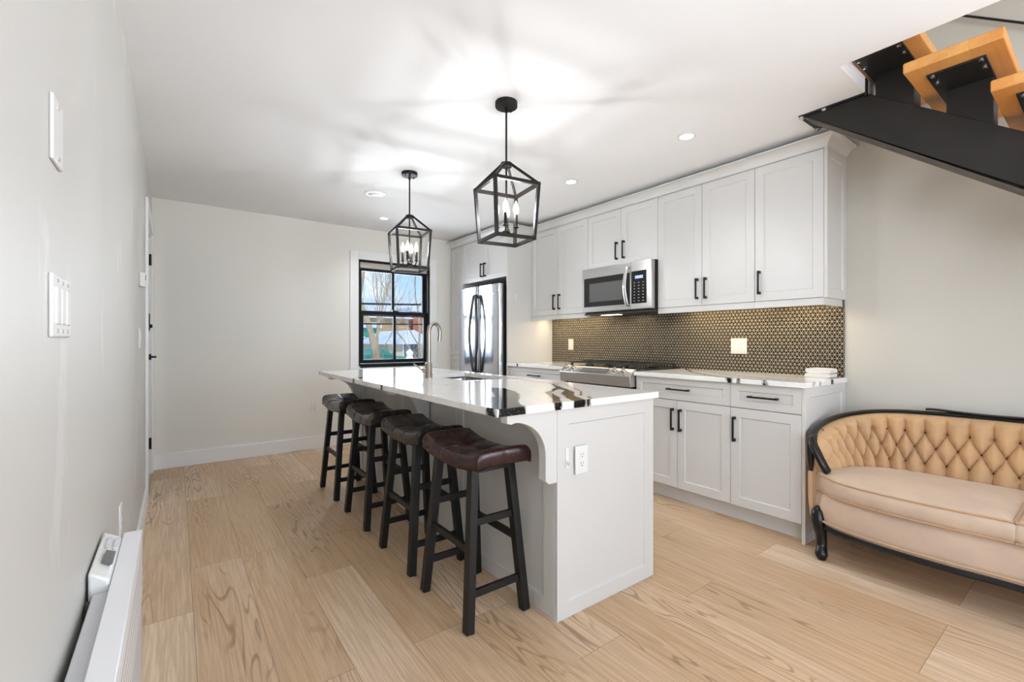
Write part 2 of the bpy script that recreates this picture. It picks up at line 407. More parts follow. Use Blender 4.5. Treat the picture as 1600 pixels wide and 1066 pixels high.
# ================================================================== SETTING
def structure(name, mb, mat, label, parent=None, **k):
    o = mb.build(name, mat, parent, smooth=False, **k)
    if parent is None: tag(o, label, name.split('_')[0], kind='structure')
    return o
structure('floor', MB().box(XL-.3, XR+.15, YF-.2, YB+.2, -.1, 0), M['floor'], 'warm oak plank floor running the length of the room')
c = MB(); OX, OY, OY0 = 2.54, .80, -2.75
c.box(XL-.2, OX, YF-.15, YB+.15, ZC, ZC+.27); c.box(OX, XR+.15, OY, YB+.15, ZC, ZC+.27); c.box(OX, XR+.15, YF-.15, OY0, ZC, ZC+.27)
structure('ceiling', c, M['ceiling'], 'smooth white ceiling with a stair opening cut into its right side')
# left wall with doorway and (behind the camera) side window
DY0, DY1, DZ = 4.28, 5.16, 2.12
l = MB()
for (y0, y1, z0, z1) in ((YF-.15, -2.8, 0, ZC), (-2.8, -1.0, 0, .6), (-2.8, -1.0, 2.3, ZC), (-1.0, DY0, 0, ZC), (DY0, DY1, DZ, ZC), (DY1, YB+.15, 0, ZC)):
    l.box(XL-.15, XL, y0, y1, z0, z1)
structure('wall_left', l, M['wall_left'], 'pale satin painted wall along the left edge, with reflected light painted in as pale patches')
WX0, WX1, WZ0, WZ1 = 1.696, 2.602, .885, 2.125
b = MB()
b.box(XL, WX0, YB, YB+.16, 0, ZC); b.box(WX1, XR+.15, YB, YB+.16, 0, ZC); b.box(WX0, WX1, YB, YB+.16, 0, WZ0); b.box(WX0, WX1, YB, YB+.16, WZ1, ZC)
structure('wall_back', b, M['wall_back'], 'greige back wall that holds the black window')
rw = MB()
for (y0, y1, z0, z1) in ((YF-.15, -3.1, 0, 5.0), (-3.1, -2.24, 0, .4), (-3.1, -2.24, 2.4, 5.0), (-2.24, YB+.15, 0, 5.0)): rw.box(XR, XR+.15, y0, y1, z0, z1)  # unseen opening near the front end, added to let the side lamp in
structure('wall_right', rw, M['wall'], 'greige right wall behind the cabinets and the sofa')
r = MB(); RW = ((.27, 1.43), (1.77, 2.93))
xs = [XL-.15, RW[0][0], RW[0][1], RW[1][0], RW[1][1], XR+.15]
for i in range(5):
    if i in (1, 3): r.box(xs[i], xs[i+1], YF-.15, YF, 0, .3); r.box(xs[i], xs[i+1], YF-.15, YF, 2.38, ZC)
    else: r.box(xs[i], xs[i+1], YF-.15, YF, 0, ZC)
structure('wall_front', r, M['wall'], 'greige wall behind the viewpoint with two tall windows')
# upper storey shell seen through the stair opening
structure('wall_upstairs_back', MB().box(XL, XR, 2.6, 2.75, ZC+.27, 5.0), M['wall'], 'upstairs wall beyond the stair opening')
structure('wall_upstairs_left', MB().box(XL-.15, XL, YF-.15, 2.75, ZC+.27, 5.0), M['wall'], 'upstairs wall on the left, out of sight')
structure('wall_upstairs_front', MB().box(XL, XR, YF-.15, YF, ZC+.27, 5.0), M['wall'], 'upstairs wall at the near end, out of sight')
structure('ceiling_upstairs', MB().box(XL-.15, XR+.15, YF-.15, 2.75, 5.0, 5.1), M['ceiling'], 'upstairs ceiling high above the stair opening')
# baseboards
structure('baseboard_back', MB().box(XL, 2.86, YB-.016, YB, 0, .137), M['trim'], 'white baseboard along the back wall', bevel=.004)
structure('baseboard_left', MB().box(XL, XL+.016, 1.0, DY0-.1, 0, .137), M['trim'], 'white baseboard along the left wall', bevel=.004)
structure('baseboard_right', MB().box(XR-.016, XR, YF, 1.07, 0, .137), M['trim'], 'white baseboard along the right wall behind the sofa', bevel=.004)

# door in left wall
dr = thing('door_1', (XL, DY0, 0), 'dark door deep in a white cased doorway at the left wall far end', 'door', kind='structure')
cs = MB(); x0, x1 = XL, XL+.017
cs.box(x0, x1, DY0-.1, DY0, 0, DZ+.1); cs.box(x0, x1, DY1, DY1+.1, 0, DZ+.1); cs.box(x0, x1, DY0, DY1, DZ, DZ+.1)
cs.build('door_casing', M['trim'], dr, bevel=.003)
jm = MB(); jm.box(XL-.15, XL, DY0, DY0+.02, 0, DZ); jm.box(XL-.15, XL, DY1-.02, DY1, 0, DZ); jm.box(XL-.15, XL, DY0+.02, DY1-.02, DZ-.02, DZ)
jm.build('door_jamb', M['trim'], dr)
M['doorgrey'] = material('dark_grey_door', lin(74, 72, 70), .5)  # even dark grey over the whole leaf
MB().box(XL-.075, XL-.03, DY0+.022, DY1-.022, .01, DZ-.022).build('door_leaf', M['doorgrey'], dr, bevel=.003)
for z in (.27, 1.9):
    h = MB().tube([(XL-.004, DY1-.02, z-.05), (XL-.004, DY1-.02, z+.05)], .009, 10); h.box(XL-.03, XL+.002, DY1-.0225, DY1-.019, z-.05, z+.05)
    h.build('hinge', M['black'], dr)
h = MB().box(XL-.03, XL-.005, DY1-.11, DY1-.05, 1.27, 1.42); h.tube([(XL-.02, DY1-.08, 1.31), (XL+.012, DY1-.08, 1.31)], .017, 14); h.build('deadbolt', M['black'], dr, bevel=.002)
h = MB().tube([(XL-.03, DY1-.08, 1.04), (XL+.004, DY1-.08, 1.04)], .026, 16); h.tube([(XL, DY1-.08, 1.04), (XL+.03, DY1-.08, 1.04), (XL+.034, DY1-.14, 1.04)], .009, 10); h.build('door_handle', M['black'], dr)

# kitchen window
wd = thing('window_1', (2.15, YB, WZ0), 'black framed double hung window with white casing in the back wall', 'window', kind='structure')
cs = MB(); CW = .097; y0, y1 = YB-.02, YB
cs.box(WX0-CW, WX0, y0, y1, WZ0-.02, WZ1+CW); cs.box(WX1, WX1+CW, y0, y1, WZ0-.02, WZ1+CW); cs.box(WX0, WX1, y0, y1, WZ1, WZ1+CW)
cs.box(WX0-CW-.02, WX1+CW+.02, YB-.03, YB, WZ0-.045, WZ0-.02); cs.box(WX0-CW, WX1+CW, y0, y1, WZ0-.125, WZ0-.045)
cs.build('window_casing', M['trim'], wd, bevel=.003)
fr = MB(); t_ = .022
for a, bb in ((WX0, WX0+t_), (WX1-t_, WX1)): fr.box(a, bb, YB-.004, YB+.14, WZ0, WZ1)
fr.box(WX0+t_, WX1-t_, YB-.004, YB+.14, WZ1-t_, WZ1); fr.box(WX0+t_, WX1-t_, YB-.004, YB+.14, WZ0-.02, WZ0+.025)
fr.build('window_frame', M['frame'], wd, bevel=.002)
M['blind'] = material('beige_shade_fabric', lin(196, 188, 178), .8)
MB().box(WX0+t_, WX1-t_, YB+.035, YB+.06, WZ1-.085, WZ1-t_).build('rolled_shade', M['blind'], wd)
ZM = 1.505
def sash(name, y, z0, z1, bw, gap=0):
    s = MB(); X0, X1 = WX0+t_+.002, WX1-t_-.002; d = .035
    s.box(X0, X0+bw, y, y+d, z0, z1); s.box(X1-bw, X1, y, y+d, z0, z1); s.box(X0+bw, X1-bw, y, y+d, z0, z0+bw); s.box(X0+bw, X1-bw, y, y+d, z1-bw, z1)
    xm = (X0+X1)/2; s.box(xm-.016, xm+.016, y+.004, y+d-.004, z0+bw, z1-bw)
    o = s.build(name, M['frame'], wd, bevel=.002)
    MB().box(X0+bw-.004, X1-bw+.004, y+.015, y+.019, z0+bw-.004, z1-bw+.004).build('glass_pane', M['glass'], o)
    return o
sash('upper_sash', YB+.075, ZM-.03, WZ1-t_-.055, .04)
sash('lower_sash', YB+.025, WZ0+.028, ZM+.03, .045)
h = MB().box(2.12, 2.19, YB+.02, YB+.05, ZM+.03, ZM+.042); h.tube([(2.155, YB+.035, ZM+.045), (2.12, YB+.03, ZM+.05)], .006, 8); h.build('sash_lock', M['black'], wd)

# ================================================================== helpers for cabinets (faces towards -x)
def shaker(mb, X, y0, y1, z0, z1, th=.02, fr=.058, rec=.009, sl=.006):
    """door slab with its face at x=X looking to -x"""
    a, b_, c_, d_ = y0, y1, z0, z1
    R = [(a, c_), (b_, c_), (b_, d_), (a, d_)]
    f1 = [(a+fr, c_+fr), (b_-fr, c_+fr), (b_-fr, d_-fr), (a+fr, d_-fr)]
    g = fr+sl; f2 = [(a+g, c_+g), (b_-g, c_+g), (b_-g, d_-g), (a+g, d_-g)]
    e = .0015; R0 = [(a+e, c_+e), (b_-e, c_+e), (b_-e, d_-e), (a+e, d_-e)]
    vs = [(X+th, y, z) for y, z in R]+[(X+e, y, z) for y, z in R]+[(X, y, z) for y, z in R0]+[(X, y, z) for y, z in f1]+[(X+rec, y, z) for y, z in f2]
    fs = [(0, 1, 2, 3)]
    for k in range(4):
        n = (k+1) % 4
        for lv in range(4): fs.append((lv*4+k, lv*4+n, lv*4+4+n, lv*4+4+k))
    fs.append((16, 17, 18, 19))
    mb.add(vs, fs)
def shaker_y(mb, Y, x0, x1, z0, z1, th=.018, fr=.058, rec=.008, sl=.006):
    """same panel with its face at y=Y looking to -y"""
    t = MB(); shaker(t, 0, x0, x1, z0, z1, th, fr, rec, sl)
    mb.add([(v[1], Y+v[0], v[2]) for v in t.v], t.f)
def pull(parent, X, y, z, vertical=True, L=.16):
    """square bar pull on a face at x=X"""
    h = MB(); s = .0055
    if vertical:
        h.box(X-.034, X-.023, y-s, y+s, z-L/2, z+L/2)
        for q in (-1, 1): h.box(X-.026, X, y-.0075, y+.0075, z+q*(L/2-.009)-.009, z+q*(L/2-.009)+.009)
    else:
        h.box(X-.034, X-.023, y-L/2, y+L/2, z-s, z+s)
        for q in (-1, 1): h.box(X-.026, X, y+q*(L/2-.012)-.009, y+q*(L/2-.012)+.009, z-.0065, z+.0065)
    return h.build('bar_pull', M['black'], parent, bevel=.0012)
def door(parent, X, y0, y1, z0, z1, py=None, pz=None, name='door'):
    m = MB(); shaker(m, X, y0, y1, z0, z1); o = m.build(name, M['white'], parent, smooth=False)
    if py is not None: pull(o, X, py, pz)
    return o
def drawer(parent, X, y0, y1, z0, z1, L=.18):
    m = MB(); shaker(m, X, y0, y1, z0, z1, fr=.045); o = m.build('drawer', M['white'], parent, smooth=False)
    pull(o, X, (y0+y1)/2, (z0+z1)/2, False, L); return o
G = .0016
# ------------------------------------------------------------------ upper cabinets
UX, UZ0, UZ1 = 3.23, 1.453, 2.38
def upper(y0, y1, z0, seams, pulls, label, valance=True, ends=()):
    c_ = thing('upper_cabinet', (3.4, (y0+y1)/2, z0), label, 'cabinet', 'white upper cabinets over the backsplash')
    MB().box(UX+.0215, XR-.001, y0+.0005, y1-.0005, z0, UZ1+.012).build('body', M['white'], c_, smooth=False)
    for (a, b_), (py, pz) in zip(seams, pulls): door(c_, UX, a+G, b_-G, z0+.002, UZ1, py, pz)
    if valance:
        v = MB().box(UX+.004, UX+.022, y0+.0005, y1-.0005, z0-.045, z0-.001)
        for e in ends: v.box(UX+.022, XR-.0125, e, e+.018, z0-.045, z0-.001)
        v.build('light_valance', M['white'], c_, smooth=False)
        lo = light('AREA', 'under_cabinet_glow', (3.42, (y0+y1)/2, z0-.03), 1.4*(y1-y0), (1, .80, .52), (0, 0, 0), .05, (y1-y0)*.86)
        s = MB().box(3.39, 3.45, y0+.05, y1-.05, z0-.013, z0-.001); s.build('led_strip', M['warmled'], c_, smooth=False)
    return c_
ec = upper(1.1, 1.518, UZ0, [(1.1, 1.518)], [(1.484, 1.582)], 'single door white upper cabinet at the right end of the run', ends=(1.1005,))
m = MB(); shaker_y(m, 1.082, UX+.002, XR-.001, UZ0-.001, UZ1+.012); m.build('end_panel', M['white'], ec, smooth=False)
upper(1.518, 2.306, UZ0, [(1.518, 1.912), (1.912, 2.306)], [(1.877, 1.582), (1.947, 1.582)], 'two door white upper cabinet directly right of the microwave')
upper(2.306, 3.107, 1.864, [(2.306, 2.697), (2.697, 3.107)], [(2.657, 2.0), (2.737, 2.0)], 'short two door white cabinet right above the microwave', valance=False)
upper(3.107, 3.984, UZ0, [(3.107, 3.545), (3.545, 3.984)], [(3.505, 1.59), (3.585, 1.59)], 'two door white upper cabinet between microwave and fridge')
# crown
cr = MB(); prof = [(0, 0), (0, .012), (-.006, .02), (-.012, .032), (-.026, .048), (-.044, .058), (-.056, .061), (-.058, .068), (0, .068)]
def crown_run(path, zb):
    """path: list of (x,y, nx,ny) mitred corners with outward direction already scaled"""
    P = [[(x-px*nx, y-px*ny, zb+pz) for (px, pz) in prof] for (x, y, nx, ny) in path]
    cr.grid(P)
TX = 2.90
cr_path = [(XR, 1.081, 0, -1), (UX-.0005, 1.081, -1, -1), (UX-.0005, 3.984, -1, -1), (TX-.0005, 3.984, -1, -1), (TX-.0005, YB-.002, -1, 0)]
crown_run(cr_path, UZ1+.004)
tag(cr.build('crown_molding', M['white'], smooth=True), 'white crown molding running along the cabinet tops below the ceiling', 'molding')
dk = MB().box(UX+.05, XR-.001, 1.12, 4.0, UZ1+.014, ZC-.002); dk.box(TX+.05, XR-.001, 4.02, YB-.002, UZ1+.03, ZC-.002)
# ------------------------------------------------------------------ fridge surround
pn = thing('side_panel', (3.2, 4.0, 0), 'tall white panel standing between the fridge and the counter', 'panel')
MB().box(TX, XR-.001, 3.985, 4.003, 0, UZ1+.004).build('panel', M['white'], pn, smooth=False)
hk = MB().box(2.998, 3.02, 3.979, 3.9855, 1.635, 1.69); hk.tube([(3.009, 3.979, 1.66), (3.009, 3.968, 1.645), (3.009, 3.962, 1.652), (3.009, 3.961, 1.662)], .0035, 8)
tag(hk.build('adhesive_hook', M['plastic']), 'small white adhesive hook on the tall panel beside the fridge', 'hook')
fc = thing('over_fridge_cabinet', (3.2, 4.45, 1.885), 'two door white cabinet right above the fridge', 'cabinet')
MB().box(TX+.0215, XR-.001, 4.0035, 4.9385, 1.89, UZ1+.004).build('body', M['white'], fc, smooth=False)
door(fc, TX, 4.005, 4.455-G, 1.888, UZ1, 4.42, 2.01); door(fc, TX, 4.455+G, 4.937, 1.888, UZ1, 4.49, 2.01)
pc = thing('pantry_cabinet', (3.2, 5.08, 0), 'narrow tall white pantry cabinet in the corner left of the fridge', 'cabinet')
MB().box(TX+.0215, XR-.001, 4.9395, YB-.003, 0, UZ1+.004).build('body', M['white'], pc, smooth=False)
door(pc, TX, 4.941, YB-.02, 1.0, UZ1); door(pc, TX, 4.941, YB-.02, .1, .995)
# ------------------------------------------------------------------ refrigerator
rf = thing('refrigerator', (3.1, 4.46, 0), 'stainless steel french door refrigerator with curved bar handles', 'refrigerator')
FX, F0, F1, FZ = 2.832, 4.055, 4.935, 1.815
MB().box(FX+.075, XR-.03, F0+.004, F1-.004, .02, FZ-.012).build('body', M['dark'], rf, smooth=False)
def fdoor(y0, y1, z0, z1, name):
    P = [(FX+.072, y0), (FX+.012, y0), (FX+.004, y0+.006), (FX, y0+.018), (FX, y1-.05), (FX+.006, y1-.024), (FX+.018, y1-.008), (FX+.035, y1), (FX+.072, y1)]
    m = MB().prism(P, 2, z0, z1); return m.build(name, M['fridge'], rf, bevel=.002)
ym = (F0+F1)/2
d1 = fdoor(F0, ym-.003, .68, FZ, 'fridge_door'); d2 = fdoor(ym+.003, F1, .68, FZ, 'fridge_door'); fz = fdoor(F0, F1, .05, .672, 'freezer_drawer')
M['handle'] = material('dark_steel_handle', lin(84, 81, 78), .28, 1)
for d_, y, sg in ((d1, ym-.045, -1), (d2, ym+.045, 1)):
    pts = catmull([(FX-.002, y-sg*.022, 1.69), (FX-.038, y-sg*.016, 1.67), (FX-.056, y+sg*.038, 1.25), (FX-.038, y-sg*.016, .84), (FX-.002, y-sg*.022, .82)], 8)
    MB().tube(pts, .016, 12).build('handle', M['handle'], d_)
pts = catmull([(FX-.002, F0+.09, .60), (FX-.04, F0+.1, .60), (FX-.055, ym, .60), (FX-.04, F1-.1, .60), (FX-.002, F1-.09, .60)], 8)
MB().tube(pts, .0135, 12).build('handle', M['handle'], fz)
bd = MB().tube([(FX-.003, F0+.115, FZ-.11), (FX+.001, F0+.115, FZ-.11)], .015, 20)
M['badge'] = material('grey_badge', lin(150, 152, 156), .35, .8)
bd.build('round_badge', M['badge'], d1)
# ------------------------------------------------------------------ microwave
mw = thing('microwave', (3.35, 2.68, 1.42), 'stainless over the range microwave with black glass door', 'microwave')
X = 3.15; y0, y1, z0, z1 = 2.309, 3.104, 1.44, 1.862
MB().box(X+.045, XR-.03, y0+.004, y1-.004, z0, z1).build('body', M['dark'], mw, smooth=False)
dm = MB().prism([(y0+.215, z0+.012), (y1, z0+.012), (y1, z1), (y0+.215, z1)], 0, X, X+.045).build('door', M['steel'], mw, bevel=.004)
MB().box(X-.002, X+.004, y0+.222, y1-.028, z0+.06, z1-.09).build('glass', M['blackglass'], dm, bevel=.001)
MB().box(X-.0035, X+.004, y0+.30, y1-.10, z0+.105, z1-.145).build('viewing_window', M['mwscreen'], dm)
pts = catmull([(X, y0+.235, z1-.045), (X-.03, y0+.237, z1-.06), (X-.052, y0+.243, (z0+z1)/2), (X-.03, y0+.237, z0+.07), (X, y0+.235, z0+.045)], 8)
MB().tube(pts, 1, prof=[(a*.018, b_*.009) for a, b_ in [(math.cos(k*PI/6), math.sin(k*PI/6)) for k in range(12)]]).build('handle', M['steel'], dm)
cp = MB().box(X, X+.045, y0, y0+.212, z0+.012, z1).build('control_panel', M['steel'], mw, bevel=.004)
kp = MB().box(X-.002, X+.002, y0+.05, y0+.205, z0+.06, z1-.085).build('keypad', M['blackglass'], cp)
MB().box(X-.003, X, y0+.085, y0+.165, z1-.15, z1-.125).build('clock_display', M['display'], cp)
for i in range(7):
    for j in range(3): MB().box(X-.0032, X-.001, y0+.075+j*.045, y0+.090+j*.045, z0+.078+i*.026, z0+.085+i*.026).build('key', M['badge'], cp, smooth=False)
MB().box(X+.03, XR-.04, y0+.004, y1-.004, z0-.014, z0-.001).build('vent_grille', M['iron'], mw, smooth=False)
MB().box(X+.10, X+.17, y1-.35, y1-.15, z0-.018, z0-.014).build('task_light', M['warmled'], mw)
light('AREA', 'cooktop_lamp', (3.3, 2.86, 1.42), .9, (1, .8, .5), (0, 0, 0), .1, .25)
# ------------------------------------------------------------------ range
rg = thing('gas_range', (3.2, 2.69, 0), 'stainless slide in gas range with front knobs and black grates', 'range')
y0, y1 = 2.292, 3.098; RX = 2.905
MB().box(RX+.03, XR-.02, y0+.004, y1-.004, .05, .925).build('body', M['dark'], rg, smooth=False)
MB().prism([(RX-.055, .902), (RX-.045, .815), (RX+.03, .815), (RX+.03, .955), (RX+.005, .952)], 1, y0, y1).build('control_panel', M['steel'], rg, bevel=.003)
od = MB().box(RX-.03, RX+.028, y0+.004, y1-.004, .23, .795).build('oven_door', M['steel'], rg, bevel=.004)
MB().box(RX-.032, RX-.028, y0+.1, y1-.1, .33, .66).build('oven_window', M['blackglass'], od)
MB().tube([(RX-.03, y0+.06, .745), (RX-.075, y0+.06, .745), (RX-.075, y1-.06, .745), (RX-.03, y1-.06, .745)], .012, 10).build('handle', M['steel'], od)
MB().box(RX-.03, RX+.028, y0+.004, y1-.004, .06, .222).build('warming_drawer', M['steel'], rg, bevel=.004)
nrm = Vector((-.05, 0, .062)).normalized()
for i, yy in enumerate((y0+.075, y0+.165, y1-.165, y1-.075)):
    c0 = Vector((RX-.028, yy, .925))
    k_ = MB().lathe([(.026, 0), (.026, .006), (.021, .009), (.020, .032), (.017, .036)], c0, 20, nrm)
    k_.bar(c0+nrm*.030-Vector((.019, 0, .015)), c0+nrm*.030+Vector((.019, 0, .015)), .008, .02, nrm)
    k_.build('knob', M['steel'], rg)
cc = Vector((RX-.026, (y0+y1)/2, .930)); tdir = Vector((.062, 0, .05)).normalized()
dp = MB().bar(cc-tdir*.026-nrm*.003, cc+tdir*.026-nrm*.003, .30, .008, nrm); dp.build('touch_display', M['lcd'], rg)
MB().box(RX+.03, XR-.02, y0, y1, .925, .95).build('cooktop', M['blackglass'], rg, bevel=.003)
for k in range(3):
    g = MB(); a = y0+.03+k*.252; b_ = a+.24
    gx0, gx1 = RX+.075, XR-.08; zz = .985
    for yy in (a, b_): g.bar((gx0, yy, zz), (gx1, yy, zz), .012, .014)
    for xx in (gx0, (gx0+gx1)/2, gx1): g.bar((xx, a, zz), (xx, b_, zz), .012, .014)
    g.bar((gx0, (a+b_)/2, zz), (gx1, (a+b_)/2, zz), .010, .014)
    for xx in (gx0, (gx0+gx1)/2, gx1):
        for yy in (a, b_): g.box(xx-.008, xx+.008, yy-.008, yy+.008, .951, zz)
    g.build('grate', M['iron'], rg, smooth=False)
for k in range(4):
    MB().lathe([(.042, 0), (.045, .008), (.036, .014), (.03, .02), (0, .021)], (RX+.18+.27*(k % 2), y0+.15+.5*(k//2), .951), 20).build('burner', M['iron'], rg)
# ------------------------------------------------------------------ quartz slabs with veins
def sdf_poly(px, py, poly):
    poly = np.array(poly); n = len(poly); d = np.full(px.shape, 1e9); ins = np.zeros(px.shape, bool)
    for i in range(n):
        a, b_ = poly[i], poly[(i+1) % n]; e = b_-a; wx, wy = px-a[0], py-a[1]
        t = np.clip((wx*e[0]+wy*e[1])/max(e@e, 1e-12), 0, 1); d = np.minimum(d, np.hypot(wx-e[0]*t, wy-e[1]*t))
        c1 = (a[1] > py) != (b_[1] > py)
        with np.errstate(divide='ignore', invalid='ignore'): xi = a[0]+(py-a[1])/(b_[1]-a[1] if b_[1] != a[1] else 1e-12)*e[0]
        ins ^= c1 & (px < xi)
    return np.where(ins, -d, d)
def sdf_line(px, py, pts, w0):
    d = np.full(px.shape, 1e9)
    for i in range(len(pts)-1):
        a, b_ = np.array(pts[i]), np.array(pts[i+1]); e = b_-a; wx, wy = px-a[0], py-a[1]
        t = np.clip((wx*e[0]+wy*e[1])/(e@e), 0, 1); d = np.minimum(d, np.hypot(wx-e[0]*t, wy-e[1]*t))
    return d-w0
def slab(name, x0, x1, y0, y1, z0, z1, polys, lines, step, hole=None):
    xs = list(np.linspace(x0, x1, max(2, int((x1-x0)/step)))); ys = list(np.linspace(y0, y1, max(2, int((y1-y0)/step))))
    if hole:
        hx0, hx1, hy0, hy1 = hole
        xs = sorted([v for v in xs if min(abs(v-hx0), abs(v-hx1)) > step*.4]+[hx0, hx1]); ys = sorted([v for v in ys if min(abs(v-hy0), abs(v-hy1)) > step*.4]+[hy0, hy1])
    e = .003
    xs[0] += e; xs[-1] -= e; ys[0] += e; ys[-1] -= e
    m = MB(); nx, ny = len(xs), len(ys)
    vs = [(x, y, z1) for x in xs for y in ys]; fs = []
    for i in range(nx-1):
        for j in range(ny-1):
            if hole and hx0 <= (xs[i]+xs[i+1])/2 <= hx1 and hy0 <= (ys[j]+ys[j+1])/2 <= hy1: continue
            fs.append((i*ny+j, (i+1)*ny+j, (i+1)*ny+j+1, i*ny+j+1))
    def wall(idx, outs):
        o = len(vs); k = len(idx)
        for i, (dx, dy) in zip(idx, outs):
            x, y, _ = vs[i]; vs.append((x+dx, y+dy, z1-e)); 
        for i, (dx, dy) in zip(idx, outs):
            x, y, _ = vs[i]; vs.append((x+dx, y+dy, z0))
        for q in range(k):
            r_ = (q+1) % k
            fs.append((idx[q], idx[r_], o+r_, o+q)); fs.append((o+q, o+r_, o+k+r_, o+k+q))
        return [o+k+q for q in range(k)]
    ring = [(i, 0) for i in range(nx)]+[(nx-1, j) for j in range(1, ny)]+[(i, ny-1) for i in range(nx-2, -1, -1)]+[(0, j) for j in range(ny-2, 0, -1)]
    outs = [((-e if i == 0 else e if i == nx-1 else 0), (-e if j == 0 else e if j == ny-1 else 0)) for i, j in ring]
    wall([i*ny+j for i, j in ring], outs)
    o = len(vs)
    if hole:
        # underside ring
        q = [(x0, y0), (x1, y0), (x1, y1), (x0, y1), (hx0, hy0), (hx1, hy0), (hx1, hy1), (hx0, hy1)]
        vs += [(x, y, z0) for x, y in q]; fs += [(o+k, o+(k+1) % 4, o+4+(k+1) % 4, o+4+k) for k in range(4)]
        o = len(vs); h4 = [(hx0, hy0), (hx1, hy0), (hx1, hy1), (hx0, hy1)]
        vs += [(x, y, z1) for x, y in h4]+[(x, y, z0) for x, y in h4]; fs += [(o+k, o+(k+1) % 4, o+4+(k+1) % 4, o+4+k) for k in range(4)]
    else:
        vs += [(x0, y0, z0), (x1, y0, z0), (x1, y1, z0), (x0, y1, z0)]; fs.append((o, o+1, o+2, o+3))
    m.add(vs, fs)
    ob = m.build(name, M['quartz'])
    A = np.array(vs); d = np.full(len(vs), 1.0)
    for p in polys: d = np.minimum(d, sdf_poly(A[:, 0], A[:, 1], p))
    for p, w0 in lines: d = np.minimum(d, sdf_line(A[:, 0], A[:, 1], p, w0))
    at = ob.data.attributes.new('vein', 'FLOAT', 'POINT'); at.data.foreach_set('value', d.astype(np.float32))
    return ob
ICX0, ICX1, ICY0, ICY1, ICZ = .962, 1.95, 1.387, 4.0, .927
HOLE = (1.49, 1.86, 2.47, 3.14)
vp = [[(1.389, 2.091), (1.398, 2.027), (1.426, 1.983), (1.37, 1.816), (1.313, 1.702), (1.181, 1.542), (1.116, 1.443), (1.09, 1.36), (1.09, 1.30), (.98, 1.30), (.968, 1.391), (.948, 1.433), (1.091, 1.645), (1.187, 1.728), (1.239, 1.819), (1.312, 1.959)],
      [(1.788, 2.017), (1.716, 1.867), (1.651, 1.727), (1.595, 1.623), (1.497, 1.532), (1.452, 1.437), (1.407, 1.34), (1.33, 1.34), (1.376, 1.423), (1.419, 1.501), (1.513, 1.636), (1.596, 1.693), (1.659, 1.825)],
      [(1.653, 1.829), (1.635, 1.778), (1.549, 1.728), (1.489, 1.681), (1.43, 1.582), (1.396, 1.518), (1.263, 1.359), (1.23, 1.33), (1.19, 1.33), (1.316, 1.468), (1.477, 1.71), (1.536, 1.738), (1.605, 1.8)]]
vl = [([(1.831, 1.936), (1.723, 1.753), (1.641, 1.624), (1.526, 1.51)], .004), ([(1.52, 1.455), (1.478, 1.401), (1.43, 1.38), (1.42, 1.30)], .007),
      ([(1.716, 1.867), (1.788, 2.017), (1.824, 2.314), (1.871, 2.673), (1.90, 3.3)], .006), ([(1.80, 1.95), (1.84, 2.2), (1.90, 2.6)], .004),
      ([(1.855, 2.42), (1.80, 2.44), (1.775, 2.5)], .012), ([(1.209, 2.453), (1.267, 2.343), (1.282, 2.206)], .0),
      ([(.9, 3.06), (1.0, 3.10), (1.03, 3.14)], .016), ([(.9, 2.55), (.985, 2.575)], .017), ([(.93, 4.02), (.975, 3.99)], .012), ([(1.40, 2.98), (1.44, 3.01)], .006)]
ctop = slab('island_countertop', ICX0, ICX1, ICY0, ICY1, ICZ-.03, ICZ, vp, vl, .011, HOLE)
tag(ctop, 'white quartz island countertop with bold black veins and a sink cutout', 'countertop')
KX, KZ = 2.892, .94
rc = slab('counter_slab', KX, XR-.001, 1.078, 2.287, KZ-.03, KZ,
          [[(2.8, 1.545), (2.91, 1.535), (2.93, 1.515), (2.90, 1.51), (2.8, 1.515)]],
          [([(3.60, 2.30), (3.182, 1.957), (3.045, 1.776), (2.93, 1.60), (2.88, 1.49)], .009), ([(3.445, 2.088), (3.437, 1.767), (3.36, 1.414), (3.3, 1.225)], .005),
           ([(2.88, 1.475), (2.925, 1.43), (2.93, 1.37), (2.905, 1.32), (2.88, 1.28)], .007), ([(2.99, 1.05), (3.02, 1.10), (3.05, 1.05)], .004), ([(3.3, 1.05), (3.3, 1.095)], .02), ([(3.11, 1.05), (3.11, 1.1)], .004),
           ([(3.50, 2.2), (3.2, 1.7), (2.99, 1.2)], .003)], .011)
tag(rc, 'veined white quartz counter to the right of the range', 'countertop', 'quartz counters along the right wall')
lc = slab('counter_slab', KX, XR-.001, 3.103, 3.984, KZ-.03, KZ, [], [([(2.88, 3.80), (2.93, 3.80)], .012), ([(3.5, 3.2), (3.2, 3.5), (3.1, 3.9)], .002)], .02)
tag(lc, 'white quartz counter between the range and the tall panel', 'countertop', 'quartz counters along the right wall')
# ------------------------------------------------------------------ base cabinets
BX = 2.92
def base(y0, y1, label, dsplit):
    c_ = thing('base_cabinet', (3.2, (y0+y1)/2, 0), label, 'cabinet', 'white base cabinets along the right wall')
    MB().box(BX+.0215, XR-.001, y0+.0005, y1-.0005, .112, KZ-.031).build('body', M['white'], c_, smooth=False)
    MB().box(BX+.075, BX+.09, y0+.0005, y1-.0005, 0, .111).build('toe_kick', M['white'], c_, smooth=False)
    drawer(c_, BX, y0+G, y1-G, .752, KZ-.034)
    for a, b_, py in dsplit: door(c_, BX, a+G, b_-G, .114, .747, py, .61)
    return c_
e = base(1.106, 1.529, 'single door base cabinet with one drawer at the sofa end', [(1.106, 1.529, 1.498)])
m = MB(); shaker_y(m, 1.088, BX+.001, XR-.001, 0, KZ-.031); m.build('end_panel', M['white'], e, smooth=False)
base(1.529, 2.285, 'two door base cabinet with wide drawer next to the range', [(1.529, 1.921, 1.889), (1.921, 2.285, 1.953)])
